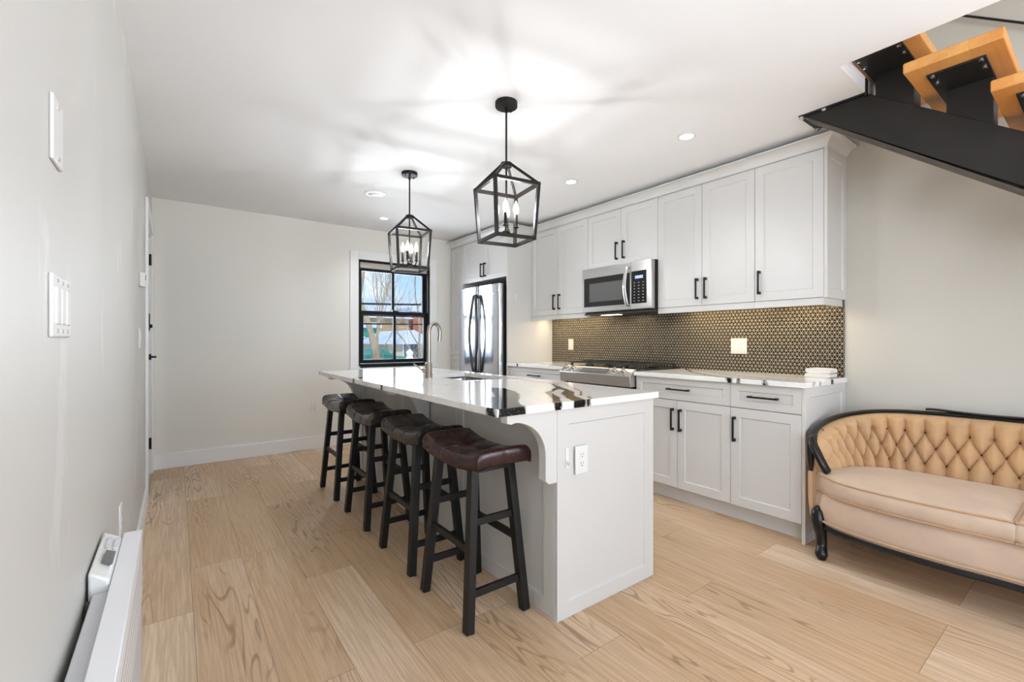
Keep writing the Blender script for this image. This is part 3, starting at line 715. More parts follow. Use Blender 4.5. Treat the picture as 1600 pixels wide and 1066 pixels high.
base(3.105, 3.984, 'base cabinet with drawer between the range and the tall panel', [(3.105, 3.545, 3.51), (3.545, 3.984, 3.58)])
# ------------------------------------------------------------------ backsplash
bs = MB().box(XR-.011, XR-.0005, 1.092, 3.984, KZ, 1.4515)
tag(bs.build('tile_backsplash', M['tile'], smooth=False), 'bronze triangle mosaic backsplash behind the range', 'backsplash')
# ------------------------------------------------------------------ plates and outlets
def outlet_detail(parent, P, r_, u_, n_, kind):
    """P centre, r_ right vector, u_ up, n_ outward"""
    P, r_, u_, n_ = map(Vector, (P, r_, u_, n_))
    if kind == 'duplex':
        for s_ in (-1, 1):
            c_ = P+u_*(.019*s_); m = MB().bar(c_-u_*.0135, c_+u_*.0135, .026, .003, n_)
            o = m.build('receptacle', M['plastic'], parent, bevel=.002)
            k = MB()
            for q in (-1, 1): k.bar(c_+r_*(.0065*q)+n_*.0013+u_*.000, c_+r_*(.0065*q)+n_*.0013+u_*.009, .0022, .001, n_)
            k.bar(c_-u_*.009+n_*.0013, c_-u_*.004+n_*.0013, .005, .001, n_); k.build('slots', M['slot'], o)
    if kind == 'rocker':
        MB().bar(P-u_*.033, P+u_*.033, .032, .005, n_).build('rocker', M['plastic'], parent, bevel=.002)
    if kind == 'decora':
        o = MB().bar(P-u_*.033, P+u_*.033, .032, .003, n_).build('receptacle', M['plastic'], parent, bevel=.002)
        k = MB()
        for s_ in (-1, 1):
            c_ = P+u_*(.016*s_)
            for q in (-1, 1): k.bar(c_+r_*(.0065*q)+n_*.0014, c_+r_*(.0065*q)+n_*.0014+u_*.008, .0022, .001, n_)
            k.bar(c_-u_*.009+n_*.0014, c_-u_*.004+n_*.0014, .005, .001, n_)
        k.build('slots', M['slot'], o)
def plate(P, r_, n_, w_, h_, kinds, label, cat, mat='plastic', screws=False):
    P, r_, n_ = map(Vector, (P, r_, n_)); u_ = Vector((0, 0, 1))
    t = thing('wall_plate', P, label, cat)
    MB().bar(P-u_*h_/2+n_*.003, P+u_*h_/2+n_*.003, w_, .006, n_).build('cover', M[mat], t, bevel=.0025)
    for i, k in enumerate(kinds):
        outlet_detail(t, P+n_*.0065+r_*((i-(len(kinds)-1)/2)*.046), r_, u_, n_, k)
    if screws:
        for i in range(max(1, len(kinds))):
            for s_ in (-1, 1):
                c_ = P+n_*.006+r_*((i-(max(1, len(kinds))-1)/2)*.046)+u_*(s_*h_*.40)
                MB().tube([c_, c_+n_*.0015], .004, 10).build('screw', M['chrome'], t)
    return t
L = (0, -1, 0)
plate((XR-.011, 1.788, 1.141), L, (-1, 0, 0), .125, .122, ('rocker', 'decora'), 'ivory double outlet and switch plate on the tile right of the range', 'outlet', 'plate')
plate((XR-.011, 3.667, 1.14), L, (-1, 0, 0), .078, .122, ('rocker',), 'ivory single plate on the tile left of the range', 'outlet', 'plate')
plate((1.423, 1.409, .665), (1, 0, 0), (0, -1, 0), .076, .122, ('duplex',), 'white duplex outlet on the island end panel', 'outlet')
plate((1.222, YB, .453), (1, 0, 0), (0, -1, 0), .076, .122, ('decora',), 'white outlet low on the back wall behind the stools', 'outlet')
plate((XL, 1.185, 1.247), (0, 1, 0), (1, 0, 0), .165, .112, ('rocker', 'rocker', 'rocker'), 'white triple switch plate on the left wall', 'switch', screws=True)
plate((XL, 1.15, 1.560), (0, 1, 0), (1, 0, 0), .085, .116, (), 'white blank cover plate high on the left wall', 'cover plate', screws=True)
plate((XL, 2.33, .487), (0, 1, 0), (1, 0, 0), .076, .118, ('duplex',), 'white outlet low on the left wall past the heater', 'outlet')
plate((XL, 3.50, 1.20), (0, 1, 0), (1, 0, 0), .12, .118, ('rocker', 'rocker'), 'white double switch plate beside the left doorway', 'switch')
ts = thing('thermostat', (XL, 3.58, 1.555), 'small white thermostat on the left wall beside the doorway', 'thermostat')
MB().box(XL, XL+.028, 3.53, 3.63, 1.512, 1.598).build('housing', M['plastic'], ts, bevel=.004); MB().box(XL+.027, XL+.0295, 3.555, 3.605, 1.555, 1.585).build('screen', M['lcd'], ts)
# ------------------------------------------------------------------ folded towels on the counter
def folded(z, w_, d_, h_, y, x, label):
    P = []; nU, nV = 26, 18
    for i in range(nU):
        a = 2*PI*i/nU
        P.append([(x+(d_/2)*math.copysign(abs(math.sin(a))**.35, math.sin(a)) if False else x-d_/2+d_*j/(nV-1),
                   y+(w_/2)*math.copysign(abs(math.cos(a))**.3, math.cos(a))+.003*mnoise.noise((j*.6, i*.5, z*40)),
                   z+h_/2+(h_/2)*math.copysign(abs(math.sin(a))**.5, math.sin(a))+(.0025*mnoise.noise((j*.9, i*.8, z*90)) if math.sin(a) > .1 else 0)) for j in range(nV)])
    m = MB().grid(P, closed_u=True); o = len(m.v)
    m.add([p[0] for p in P]+[p[-1] for p in P], [tuple(range(nU)), tuple(range(2*nU-1, nU-1, -1))])
    tag(m.build('folded_towel', M['towel']), label, 'towel', 'folded towels on the right counter')
folded(KZ+.001, .150, .12, .026, 1.19, 3.44, 'flat folded white towel on the counter, lower of the two')
folded(KZ+.0285, .146, .115, .032, 1.187, 3.44, 'nubbly folded white towel lying on top of the flat one')

# ================================================================== ISLAND
IX0, IX1, IY0, IY1, IZ = 1.284, 1.937, 1.409, 3.96, ICZ-.0305
isl = thing('kitchen_island', ((IX0+IX1)/2, 2.66, 0), 'long white kitchen island with paneled sides and corbels', 'island')
b = MB(); SZ = ICZ-.30
b.box(IX0+.02, IX1-.0225, IY0+.019, IY1, .002, SZ); b.box(IX0+.02, HOLE[0]-.03, IY0+.019, IY1, SZ, IZ); b.box(HOLE[1]+.02, IX1-.0225, IY0+.019, IY1, SZ, IZ)
b.box(HOLE[0]-.03, HOLE[1]+.02, IY0+.019, HOLE[2]-.03, SZ, IZ); b.box(HOLE[0]-.03, HOLE[1]+.02, HOLE[3]+.03, IY1, SZ, IZ)
b.build('body', M['white'], isl, smooth=False)
m = MB(); shaker_y(m, IY0, IX0, IX1, 0, IZ, th=.0185, fr=.068); m.build('end_panel', M['white'], isl, smooth=False)
m = MB()
for a, c_ in ((IY0+.02, 2.262), (2.264, 3.10), (3.102, IY1)): shaker(m, IX0, a, c_, 0, IZ, th=.019, fr=.07)
m.build('back_panel', M['white'], isl, smooth=False)
m = MB().box(IX0-.004, IX0, IY0+.085, IY1-.05, 0, .001)
for a, c_, py in ((IY0+.02, 1.86, 1.82), (1.86, 2.33, 1.9), (2.33, 2.83, 2.79), (2.83, 3.33, 2.87), (3.33, IY1, 3.38)):
    # doors of the working side, facing the range (+x)
    t = MB(); shaker(t, 0, a+G, c_-G, .11, IZ-.01); q = MB().add([(IX1-v[0], v[1], v[2]) for v in t.v], t.f); dd = q.build('door', M['white'], isl, smooth=False)
    h = MB().box(IX1+.023, IX1+.034, py-.0055, py+.0055, .6, .76)
    for zz in (.609, .751): h.box(IX1, IX1+.026, py-.0075, py+.0075, zz-.009, zz+.009)
    h.build('bar_pull', M['black'], dd)
# corbels
def corbel(y):
    P = [(IX0, IZ-.002), (1.024, IZ-.002), (1.024, .862)]+[(1.045, .857)]
    arc = catmull([(1.045, .857), (1.072, .861), (1.108, .853), (1.152, .832), (1.188, .800), (1.212, .758), (1.22, .72), (1.221, .66), (1.221, .602)], 4)
    P += [tuple(p) for p in arc[1:]]+[(1.240, .588), (IX0, .588)]
    MB().prism(P, 1, y, y+.045).build('corbel', M['white'], isl, bevel=.002, seg=1)
for y in (IY0+.001, 2.60, IY1-.046): corbel(y)
# hooks
def ahook(P, n_, label):
    P, n_ = Vector(P), Vector(n_); u_ = Vector((0, 0, 1))
    m = MB().bar(P-u_*.042+n_*.002, P+u_*.044+n_*.002, .017, .004, n_)
    m.tube([P-u_*.01+n_*.004, P-u_*.025+n_*.012, P-u_*.022+n_*.02, P-u_*.012+n_*.024], .004, 8)
    tag(m.build('adhesive_hook', M['plastic'], bevel=.001), label, 'hook')
ahook((1.337, IY0, .683), (0, -1, 0), 'white adhesive hook beside the outlet on the island end')
ahook((IX0+.0085, 3.0, .82), (-1, 0, 0), 'small white hook under the island overhang behind the stools')
# sink
sk = thing('kitchen_sink', ((HOLE[0]+HOLE[1])/2, 2.8, SZ), 'undermount stainless double bowl sink set into the island', 'sink')
def bowl(y0, y1, parent):
    x0, x1 = HOLE[0]-.006, HOLE[1]+.006; z1_, z0_ = ICZ-.031, ICZ-.23
    lv = [(0, z1_), (.004, z1_-.12), (.02, z0_+.012), (.05, z0_)]
    P = [[(cx+px, cy+py, z) for (px, py) in rounded(x1-x0-2*i, y1-y0-2*i, .03+i*.3, 4)] for i, z in lv for cx, cy in [((x0+x1)/2, (y0+y1)/2)]]
    m = MB().grid(P, closed_v=True); n = len(P[0]); m.f.append(tuple((len(P)-1)*n+k for k in range(n))); m.mi.append(0)
    m.lathe([(.04, 0), (.04, .002), (.02, .003), (.0, .001)], ((x0+x1)/2, (y0+y1)/2, z0_+.0005), 16)
    so_ = m.build('bowl', M['sinksteel'], parent); sm = so_.modifiers.new('solid', 'SOLIDIFY'); sm.thickness = .0015; sm.offset = 1
bowl(HOLE[2]-.004, 2.79, sk); bowl(2.815, HOLE[3]+.004, sk)
rim = MB().box(HOLE[0]-.02, HOLE[1]+.02, 2.788, 2.817, ICZ-.075, ICZ-.06); rim.build('divider', M['sinksteel'], sk)
# faucet
FPX, FPY = 1.401, 2.848
fa = thing('faucet', (FPX, FPY, ICZ), 'brushed nickel gooseneck faucet on the island beside the sink', 'faucet')
fx, fy = FPX, FPY
MB().lathe([(.026, 0), (.026, .004), (.0245, .006), (.0245, .098), (.022, .102), (.017, .104)], (fx, fy, ICZ), 24).build('base', M['nickel'], fa)
dv = Vector((.98, .2, 0)).normalized(); q = []
for k in range(6): q.append(Vector((fx, fy, ICZ+.1+k*.035)))
for k in range(13):
    a = PI-k*PI*1.06/12; q.append(Vector((fx, fy, ICZ+.31))+dv*(.048+.048*math.cos(a))+Vector((0, 0, .066*math.sin(a))))
q.append(q[-1]+Vector((dv.x*-.004, 0, -.045)))
MB().tube(q, [.0145]*6+[.0135]*10+[.0145]*(len(q)-16), 16).build('spout', M['nickel'], fa)
hd = MB().tube([(fx, fy, ICZ+.05), (fx-.03, fy+.035, ICZ+.05)], .017, 14); hd.tube([(fx-.03, fy+.035, ICZ+.05), (fx-.055, fy+.06, ICZ+.075), (fx-.075, fy+.082, ICZ+.095)], [.007, .006, .005], 10)
hd.build('lever', M['nickel'], fa)

# ================================================================== STOOLS
def make_stool(mat, label):
    st = thing('bar_stool', (1.09, 1.765, 0), label, 'stool', 'saddle seat bar stools along the island')
    cx, cy = 1.088, 1.757
    SX, SY, ZT, TH = .262, .49, .748, .072
    nu, nv = 40, 64
    def top(u, v):   # u,v in -1..1 over x,y
        z = ZT-.038*(1-abs(v)**2.2) - .008*abs(u)**4
        for by in (-.27, .27):
            d2 = ((v-by)/.20)**2+(u/.34)**2; z -= .015*math.exp(-d2)
        z -= .0045*math.exp(-((u)/.05)**2)*(abs(v) < .98) * .8
        for by in (-.27, .27): z -= .0045*math.exp(-((v-by)/.03)**2)
        z -= .010*max(0, (abs(u)-.86)/.14)**2.2 + .010*max(0, (abs(v)-.93)/.07)**2.2
        return z
    P = []
    us = [math.sin(PI/2*(-1+2*i/nu)) for i in range(nu+1)]; vs_ = [-1+2*j/nv for j in range(nv+1)]
    P = [[(cx+u*SX/2, cy+v*SY/2, top(u, v)) for v in vs_] for u in us]
    m = MB().grid(P); W = nv+1
    rim = [(i, 0) for i in range(nu+1)]+[(nu, j) for j in range(1, nv+1)]+[(i, nv) for i in range(nu-1, -1, -1)]+[(0, j) for j in range(nv-1, 0, -1)]
    base_i = len(m.v); K = len(rim); lv = [(.004, .007), (.006, .022), (.006, .052), (.001, .060)]
    vs2 = []
    for off, dz in lv:
        for i, j in rim:
            x, y, z = P[i][j]; u, v = us[i], vs_[j]
            n = Vector(((u**9), (v**9), 0)); n = n.normalized() if n.length > 1e-6 else n
            seam = 1-.35*sum(math.exp(-((v-bb)/.025)**2) for bb in (-.27, .27))*(abs(u) > .9)-.35*math.exp(-(u/.06)**2)*(abs(v) > .95)
            vs2.append((x+n.x*off*seam, y+n.y*off*seam, max(z-dz, ZT-.038-TH*.95) if False else z-dz+.25*(ZT-.02-z)*dz/.055))
    m.add(vs2, [])
    for q in range(K):
        r_ = (q+1) % K; a, b_ = rim[q], rim[r_]
        m.f.append((a[0]*W+a[1], b_[0]*W+b_[1], base_i+r_, base_i+q)); m.mi.append(0)
        for l_ in range(len(lv)-1):
            o = base_i+l_*K; m.f.append((o+q, o+r_, o+K+r_, o+K+q)); m.mi.append(0)
    o = base_i+(len(lv)-1)*K; m.f.append(tuple(o+q for q in range(K))); m.mi.append(0)
    seat = m.build('seat', mat, st); seat.data.shade_smooth(); seat.data.set_sharp_from_angle(angle=math.radians(70))
    for by in (-.27, .27):
        MB().lathe([(.010, -.001), (.009, .003), (.005, .005), (0, .0055)], (cx, cy+by*SY/2, top(0, by)), 12).build('button', mat, seat)
    # seat frame below the cushion
    fr = MB()
    for sx in (-1, 1): fr.bar((1.09+sx*.088, 1.60, .653), (1.09+sx*.088, 1.93, .653), .02, .045)
    for sy in (-1, 1): fr.bar((1.002, 1.765+sy*.155, .653), (1.178, 1.765+sy*.155, .653), .02, .045)
    fr.build('apron', M['blackpaint'], st)
    ft = lambda sx, sy, z: Vector((1.09+sx*(.144+(.09-.144)*z/.68), 1.765+sy*(.197+(.148-.197)*z/.68), z))
    for sx in (-1, 1):
        for sy in (-1, 1):
            lg = MB().bar(ft(sx, sy, .004), ft(sx, sy, .685), .036, .040, (0, 1, 0)).build('leg', M['blackpaint'], st, bevel=.002)
            f0 = ft(sx, sy, 0); MB().lathe([(.013, 0), (.013, .005)], f0, 12).build('glide', M['plastic'], lg)
    for sy in (-1, 1):
        for z in (.148, .43): MB().bar(ft(-1, sy, z), ft(1, sy, z), .018, .03).build('stretcher', M['blackpaint'], st, bevel=.0015)
    for sx in (-1, 1): MB().bar(ft(sx, -1, .32), ft(sx, 1, .32), .018, .03).build('stretcher', M['blackpaint'], st, bevel=.0015)
    return st
s4 = make_stool(M['leather_red'], 'black bar stool with glossy oxblood saddle seat, nearest the viewer')
def stool_copy(dy, label, dx=0):
    c_ = copy_tree(s4, (dx, dy, 0), label)
    for ch in bpy.data.objects:
        if ch.parent == c_ and ch.name.startswith('seat'):
            ch.data = SEAT2
            for g in bpy.data.objects:
                if g.parent == ch: g.data = BTN2
    return c_
seat0 = [c_ for c_ in bpy.data.objects if c_.parent == s4 and c_.name.startswith('seat')][0]
SEAT2 = seat0.data.copy(); SEAT2.materials[0] = M['leather_brown']
btn0 = [c_ for c_ in bpy.data.objects if c_.parent == seat0][0]; BTN2 = None
stool_things = [(.556, 'dark brown leather bar stool directly behind the oxblood one'), (1.222, 'dark brown leather bar stool, third away from the viewer'), (1.880, 'dark brown leather bar stool farthest away, next to the back wall')]
def stool_copies():
    for dy, lb in stool_things:
        c_ = copy_tree(s4, (.004, dy, 0), lb)
        for ch in [x for x in bpy.data.objects if x.parent == c_ and x.name.startswith('seat')]:
            ch.data = SEAT2
            for g in [x for x in bpy.data.objects if x.parent == ch]:
                g.data = g.data.copy(); g.data.materials[0] = M['leather_brown']
stool_copies()

# ================================================================== PENDANTS
def make_pendant(x, y, label, rot):
    p = thing('pendant_lantern', (x, y, ZC), label, 'pendant light', 'cage lantern pendants over the island')
    R = Matrix.Rotation(rot, 3, 'Z'); C0 = Vector((x, y, 0))
    W_ = lambda a, b_, z: C0+R @ Vector((a, b_, 0))+Vector((0, 0, z))
    cn = MB().lathe([(.06, -.026), (.061, -.024), (.061, 0)], (x, y, ZC-.0005), 28)
    for s_ in (-1, 1): cn.lathe([(.004, -.012), (.004, 0)], W_(.038*s_, .02*s_, ZC-.026), 8)
    cn.build('canopy', M['bronze'], p)
    rd = MB().tube([(x, y, ZC-.03), (x, y, 1.80)], .0055, 10); rd.tube([(x, y, ZC-.055), (x, y, ZC-.03)], .009, 10); rd.build('rod', M['bronze'], p)
    ZU, ZL, HU, HL, t = 2.025, 1.735, .129, .112, .017
    MB().lathe([(.012, -.035), (.03, -.03), (.03, -.008), (.012, .0)], (x, y, 2.165), 20).build('hub', M['bronze'], p)
    cs_ = [(-1, -1), (1, -1), (1, 1), (-1, 1)]
    c_ = MB()
    for k in range(4):
        a, b_ = cs_[k], cs_[(k+1) % 4]
        e_ = Vector((b_[0]-a[0], b_[1]-a[1], 0)).normalized()*t*.49
        e_ = R @ e_
        c_.bar(W_(a[0]*HU, a[1]*HU, ZU)-e_, W_(b_[0]*HU, b_[1]*HU, ZU)+e_, t, t)
        c_.bar(W_(a[0]*HL, a[1]*HL, ZL)-e_, W_(b_[0]*HL, b_[1]*HL, ZL)+e_, t, t)
        c_.bar(W_(a[0]*HL, a[1]*HL, ZL), W_(a[0]*HU, a[1]*HU, ZU), t*.98, t*.98, R @ Vector((1, 0, 0)))
        c_.bar(W_(a[0]*.018, a[1]*.018, 2.15), W_(a[0]*HU, a[1]*HU, ZU+.002), t*.7, t*.8)
    c_.build('cage', M['bronze'], p, smooth=False)
    MB().lathe([(.0, -.012), (.012, -.008), (.022, .0), (.022, .006), (.01, .014), (.006, .03)], (x, y, 1.775), 18).build('cluster_body', M['bronze'], p)
    for k in range(4):
        an = rot+PI/4+k*PI/2+.25; d_ = Vector((math.cos(an), math.sin(an), 0)); c0 = Vector((x, y, 0))
        pts = [c0+d_*r_+Vector((0, 0, z)) for r_, z in ((.012, 1.775), (.03, 1.768), (.047, 1.772), (.053, 1.79), (.053, 1.805))]
        arm = MB().tube(pts, .0045, 8); arm.lathe([(.013, 0), (.016, .004), (.010, .008)], c0+d_*.053+Vector((0, 0, 1.80)), 14)
        ao = arm.build('arm', M['bronze'], p)
        MB().lathe([(.0095, 0), (.0095, .066)], c0+d_*.053+Vector((0, 0, 1.806)), 14).build('candle_sleeve', M['bronze'], ao)
        bl = MB().lathe([(.006, 0), (.012, .010), (.0155, .024), (.014, .040), (.008, .060), (.003, .074), (0, .078)], c0+d_*.053+Vector((0, 0, 1.872)), 14)
        bl.build('bulb', M['bulb'], ao)
        MB().lathe([(.003, 0), (.0065, .008), (.0065, .030), (.002, .042)], c0+d_*.053+Vector((0, 0, 1.886)), 10).build('filament', M['filament'], ao)
    return p
make_pendant(1.454, 2.009, 'black cage lantern pendant nearer the viewer, hanging over the island', math.radians(-9))
make_pendant(1.460, 3.301, 'black cage lantern pendant farther away, hanging before the window', math.radians(-9))
# recessed lights and speaker vent
for (x, y, lb) in ((2.621, 1.655, 'round recessed ceiling light nearest the stair opening'), (2.607, 2.696, 'round recessed ceiling light above the range'), (1.784, 4.69, 'round recessed ceiling light near the back window')):
    t = thing('recessed_light', (x, y, ZC), lb, 'ceiling light', 'recessed lights in the white ceiling')
    MB().lathe([(.040, -.001), (.044, -.005), (.056, -.003), (.057, 0)], (x, y, ZC-.0005), 28).build('trim_ring', M['plastic'], t)
    MB().lathe([(.041, -.002), (.041, -.0015)], (x, y, ZC-.0015), 24).build('diffuser', M['led'], t)
    light('SPOT', 'downlight', (x, y, ZC-.012), 16, (.92, .95, 1.0), radius=.04, spot=math.radians(130))
vt = thing('ceiling_vent', (1.413, 3.946, ZC), 'round white ceiling vent between the far pendant and the back wall', 'vent')
MB().lathe([(.062, -.012), (.068, -.013), (.09, -.006), (.092, 0)], (1.413, 3.946, ZC-.0005), 32).build('ring', M['plastic'], vt)
MB().lathe([(0, -.016), (.05, -.016), (.056, -.012), (.05, -.006)], (1.413, 3.946, ZC-.001), 32).build('disc', M['heatergrey'], vt)

# ================================================================== HEATER
ht = thing('convector_heater', (-.12, 1.2, 0), 'white convector panel heater standing along the left wall', 'heater')
hx0, hx1, hy0, hy1, hz = -.163, -.085, .25, 1.855, .585
MB().box(hx0, hx1-.002, hy0+.003, hy1-.003, .06, hz-.018).build('housing', M['heatergrey'], ht, bevel=.003)
tp = MB().box(hx1-.045, hx1, hy0, hy1, hz-.02, hz); tp.box(hx1-.004, hx1, hy0, hy1, .37, hz-.02); tp.build('grille', M['grille'], ht, bevel=.003)
for yy in (.5, 1.6): MB().box(hx0-.005, hx1+.02, yy-.02, yy+.02, 0, .06).build('foot', M['heatergrey'], ht, bevel=.004)
cb = MB().prism([(hx0-.008, hz-.06), (hx1-.046, hz-.06), (hx1-.046, hz+.012), (hx0-.008, hz+.035)], 1, 1.49, 1.79).build('control_box', M['plastic'], ht, bevel=.006)
MB().bar((-.142, 1.56, hz+.0255), (-.142, 1.64, hz+.0255), .022, .005, (.5, 0, 1)).build('screen', M['lcd'], cb)
kk = MB()
for j in range(2):
    for i in range(3): kk.bar((-.152+j*.016, 1.67+i*.03, hz+.029-j*.0075), (-.152+j*.016, 1.688+i*.03, hz+.029-j*.0075), .009, .004, (.5, 0, 1))
kk.build('keys', M['heatergrey'], cb)
cbp = catmull([(-.1695, 1.47, .56), (-.1702, 1.44, .52), (-.1700, 1.36, .47), (-.1702, 1.26, .50), (-.1700, 1.2, .42), (-.1702, 1.15, .2), (-.1700, 1.1, .05)], 8)
tag(MB().tube(cbp, .0046, 8).build('power_cable', M['cable']), 'grey power cable hanging between the heater and the left wall', 'cable')

# ================================================================== STAIRCASE
sc_ = thing('staircase', (2.99, .8, 0), 'open staircase with maple treads on a black steel stringer at upper right', 'staircase')
bx0, bx1 = 2.92, 3.05
zt = lambda y: 2.488-(.80-y)*.735; zb = lambda y: 2.488-(1.10-y)*.772
YE = -2.2
sg = MB().prism([(.80, 2.488), (1.10, 2.488), (YE, max(.002, zb(YE))), (YE, zt(YE))], 0, bx0, bx1).build('stringer', M['steelblack'], sc_, bevel=.003)
e = MB(); e.bar((bx0+.065, 1.093, 2.478), (bx0+.065, YE+.02, zb(YE)+.012), .134, .008, (0, -.6, .8)); e.build('bottom_flange', M['steelflange'], sg)
pl = MB().box(2.905, 3.165, .802, 1.118, ZC-.010, ZC-.0005).build('mounting_plate', M['steelblack'], sc_, bevel=.001)
for (x, y) in ((2.915, .99), (2.918, 1.106), (3.15, 1.106)):
    MB().lathe([(.011, -.012), (.011, -.004), (.016, -.004), (.016, 0)], (x, y, ZC-.010), 8).build('bolt', M['chrome'], pl)
MB().box(2.90, 2.93, .795, .803, ZC-.02, ZC+.07).build('clip_bracket', M['steelblack'], sc_)
for k in range(-1, 10):
    y1 = .58-.27*k; zu = 2.372-.20*k
    if zu < .1: break
    ya, yb = y1-.31, min(y1, .796)
    MB().box(2.60, 3.53, ya, yb, zu, zu+.046).build('tread', M['tread'], sc_, bevel=.006, seg=3)
    bp = MB().box(2.695, 3.275, ya+.063, min(ya+.25, yb-.01), zu-.0085, zu-.0005).build('bracket_plate', M['steelblack'], sc_, bevel=.0015)
    for (x, y) in ((2.715, ya+.08), (2.715, ya+.232), (2.80, ya+.08), (2.80, ya+.232)):
        if y < yb-.02: MB().lathe([(.005, -.006), (.009, -.004), (.009, 0)], (x, y, zu-.0085), 8).build('bolt', M['chrome'], bp)
    yc = ya+.145; m = MB().prism([(yc-.077, zt(yc-.077)-.01), (yc+.077, zt(yc+.077)-.01), (yc+.077, zu-.009), (yc-.077, zu-.009)], 0, bx0+.002, bx1-.002)
    m.build('riser_block', M['steelblack'], sc_, bevel=.002)
rl = MB().tube([(XR-.02, 2.2, 4.255), (XR-.02, -1.8, 1.267)], .006, 10)
rl2 = thing('handrail', (XR, .4, 2.7), 'thin dark handrail on the wall beside the upper stairs', 'handrail')
rl.build('rail', M['steelblack'], rl2)
for y in (1.6, .1, -.9, -1.6):
    zz = 2.998+.747*(y-.517); MB().tube([(XR-.02, y, zz), (XR, y, zz-.01)], .004, 8).build('rail_bracket', M['steelblack'], rl2)

# ================================================================== SOFA
SY0 = .255
sf = thing('tufted_sofa', (3.15, SY0, 0), 'peach velvet button tufted sofa with black carved wood frame', 'sofa')
half = [(2.855, 1.028), (2.96, 1.055), (3.10, 1.050), (3.23, 1.005), (3.345, .91), (3.42, .78), (3.455, .60), (3.468, .42)]
crz = [.632, .668, .702, .733, .757, .768, .772, .773]
full = [(x, y, z) for (x, y), z in zip(half, crz)]+[(3.47, SY0, .773)]+[(x, 2*SY0-y, z) for (x, y), z in reversed(list(zip(half, crz)))]
cv = catmull(full, 14); cv = np.array(cv)
seg = np.hypot(np.diff(cv[:, 0]), np.diff(cv[:, 1])); S_ = np.concatenate([[0], np.cumsum(seg)]); Ltot = S_[-1]
def at(s):
    s = min(max(s, 0), Ltot); return np.array([np.interp(s, S_, cv[:, k]) for k in range(3)])
def frame_at(s):
    a, b_ = at(s-.01), at(s+.01); d = (b_-a)[:2]; d /= np.hypot(*d)+1e-9
    return d, np.array([d[1], -d[0]])*(-1)      # tangent, outward normal (fixed below)
# button lattice measured along the rail
SP, RZ = .0915, (.660, .580, .492)
s_ref = float(np.interp(-.303, -cv[:len(cv)//2, 1], S_[:len(cv)//2]))     # a top-row button stands at y=.303
NS, NT_ = 840, 88
inner = []; outer = []
cen = np.array([3.0, SY0])
for i in range(NS+1):
    s = Ltot*i/NS; p = at(s); d, n = frame_at(s)
    if np.dot(p[:2]-cen, n) < 0: n = -n
    zt_ = p[2]-.012; colm = []
    endf = min(1, s/.10, (Ltot-s)/.10); endf = max(0, endf)
    for j in range(NT_+1):
        t = j/NT_; z = .37+(zt_-.37)*t
        uu = (s-s_ref)/SP
        pitch = .084
        r_ = (z-RZ[1])/pitch          # 0 on the middle row, +1 top, -1 bottom
        if r_ > 1: a = abs(math.sin(PI*uu)); b_ = a
        elif r_ < -1: a = abs(math.sin(PI*uu)); b_ = a
        else:
            a = abs(math.sin(PI*((uu+.5)+r_/2+0)))   # creases run diagonally between buttons
            b_ = abs(math.sin(PI*((uu+.5)-r_/2)))
        tuft = min(a, b_)**.5*.5+(a*b_)**.5*.5
        # button dents
        for rz, ph in ((1, 0), (0, .5), (-1, 0)):
            du = (uu-ph)-round(uu-ph); dr_ = r_-rz
            tuft -= .55*math.exp(-((du*SP)**2+(dr_*pitch)**2)/(.014**2))
        lean = .085*(1-t)**1.2
        off = .045+lean*.9+(.040*tuft)*(.35+.65*endf)*min(1, (1-t)*9+.25)
        if t > .93: off -= .03*((t-.93)/.07)**2
        q = p[:2]-n*off*(.45+.55*endf)
        colm.append((q[0], q[1], z))
    inner.append(colm)
    oc = []
    for j in range(7):
        t = j/6; z = .20+(zt_-.20)*t; q = p[:2]+n*(-.004+.012*math.sin(PI*t)); oc.append((q[0], q[1], z))
    outer.append(oc)
P = [list(reversed(o_))+[(i_[0][0], i_[0][1], .20)]+i_ for o_, i_ in zip(outer, inner)]
bk = MB().grid(P, closed_v=True); nP = len(P[0]); bk.f.append(tuple(range(nP))); bk.f.append(tuple((len(P)-1)*nP+k for k in range(nP))); bk.mi += [0, 0]
bo = bk.build('backrest', M['velvet'], sf); bo.data.shade_smooth(); bo.data.set_sharp_from_angle(angle=math.radians(75))
btn_mesh = None
for rz, ph, zz in ((1, 0, RZ[0]+.004), (0, .5, RZ[1]), (-1, 0, RZ[2]+.004)):
    for k in range(-14, 40):
        s = s_ref+(k+ph)*SP
        if s < .12 or s > Ltot-.12: continue
        p = at(s); d, n = frame_at(s)
        if np.dot(p[:2]-cen, n) < 0: n = -n
        i = int(round(s/Ltot*NS)); zt_ = p[2]-.012; j = int(round((zz-.37)/(zt_-.37)*NT_))
        q = inner[i][min(j, NT_)]
        if btn_mesh is None:
            b0 = MB().lathe([(0, -.004), (.0075, -.003), (.008, .001), (.005, .005), (0, .006)], (0, 0, 0), 10, (0, 0, 1)).build('button', M['button'], None); btn_mesh = b0
            ob = b0
        else:
            ob = btn_mesh.copy(); COL.objects.link(ob)
        ob.parent = bo
        ob.location = (q[0]-n[0]*.002, q[1]-n[1]*.002, q[2]); ob.rotation_euler = Vector((-n[0], -n[1], .15)).to_track_quat('Z', 'Y').to_euler()
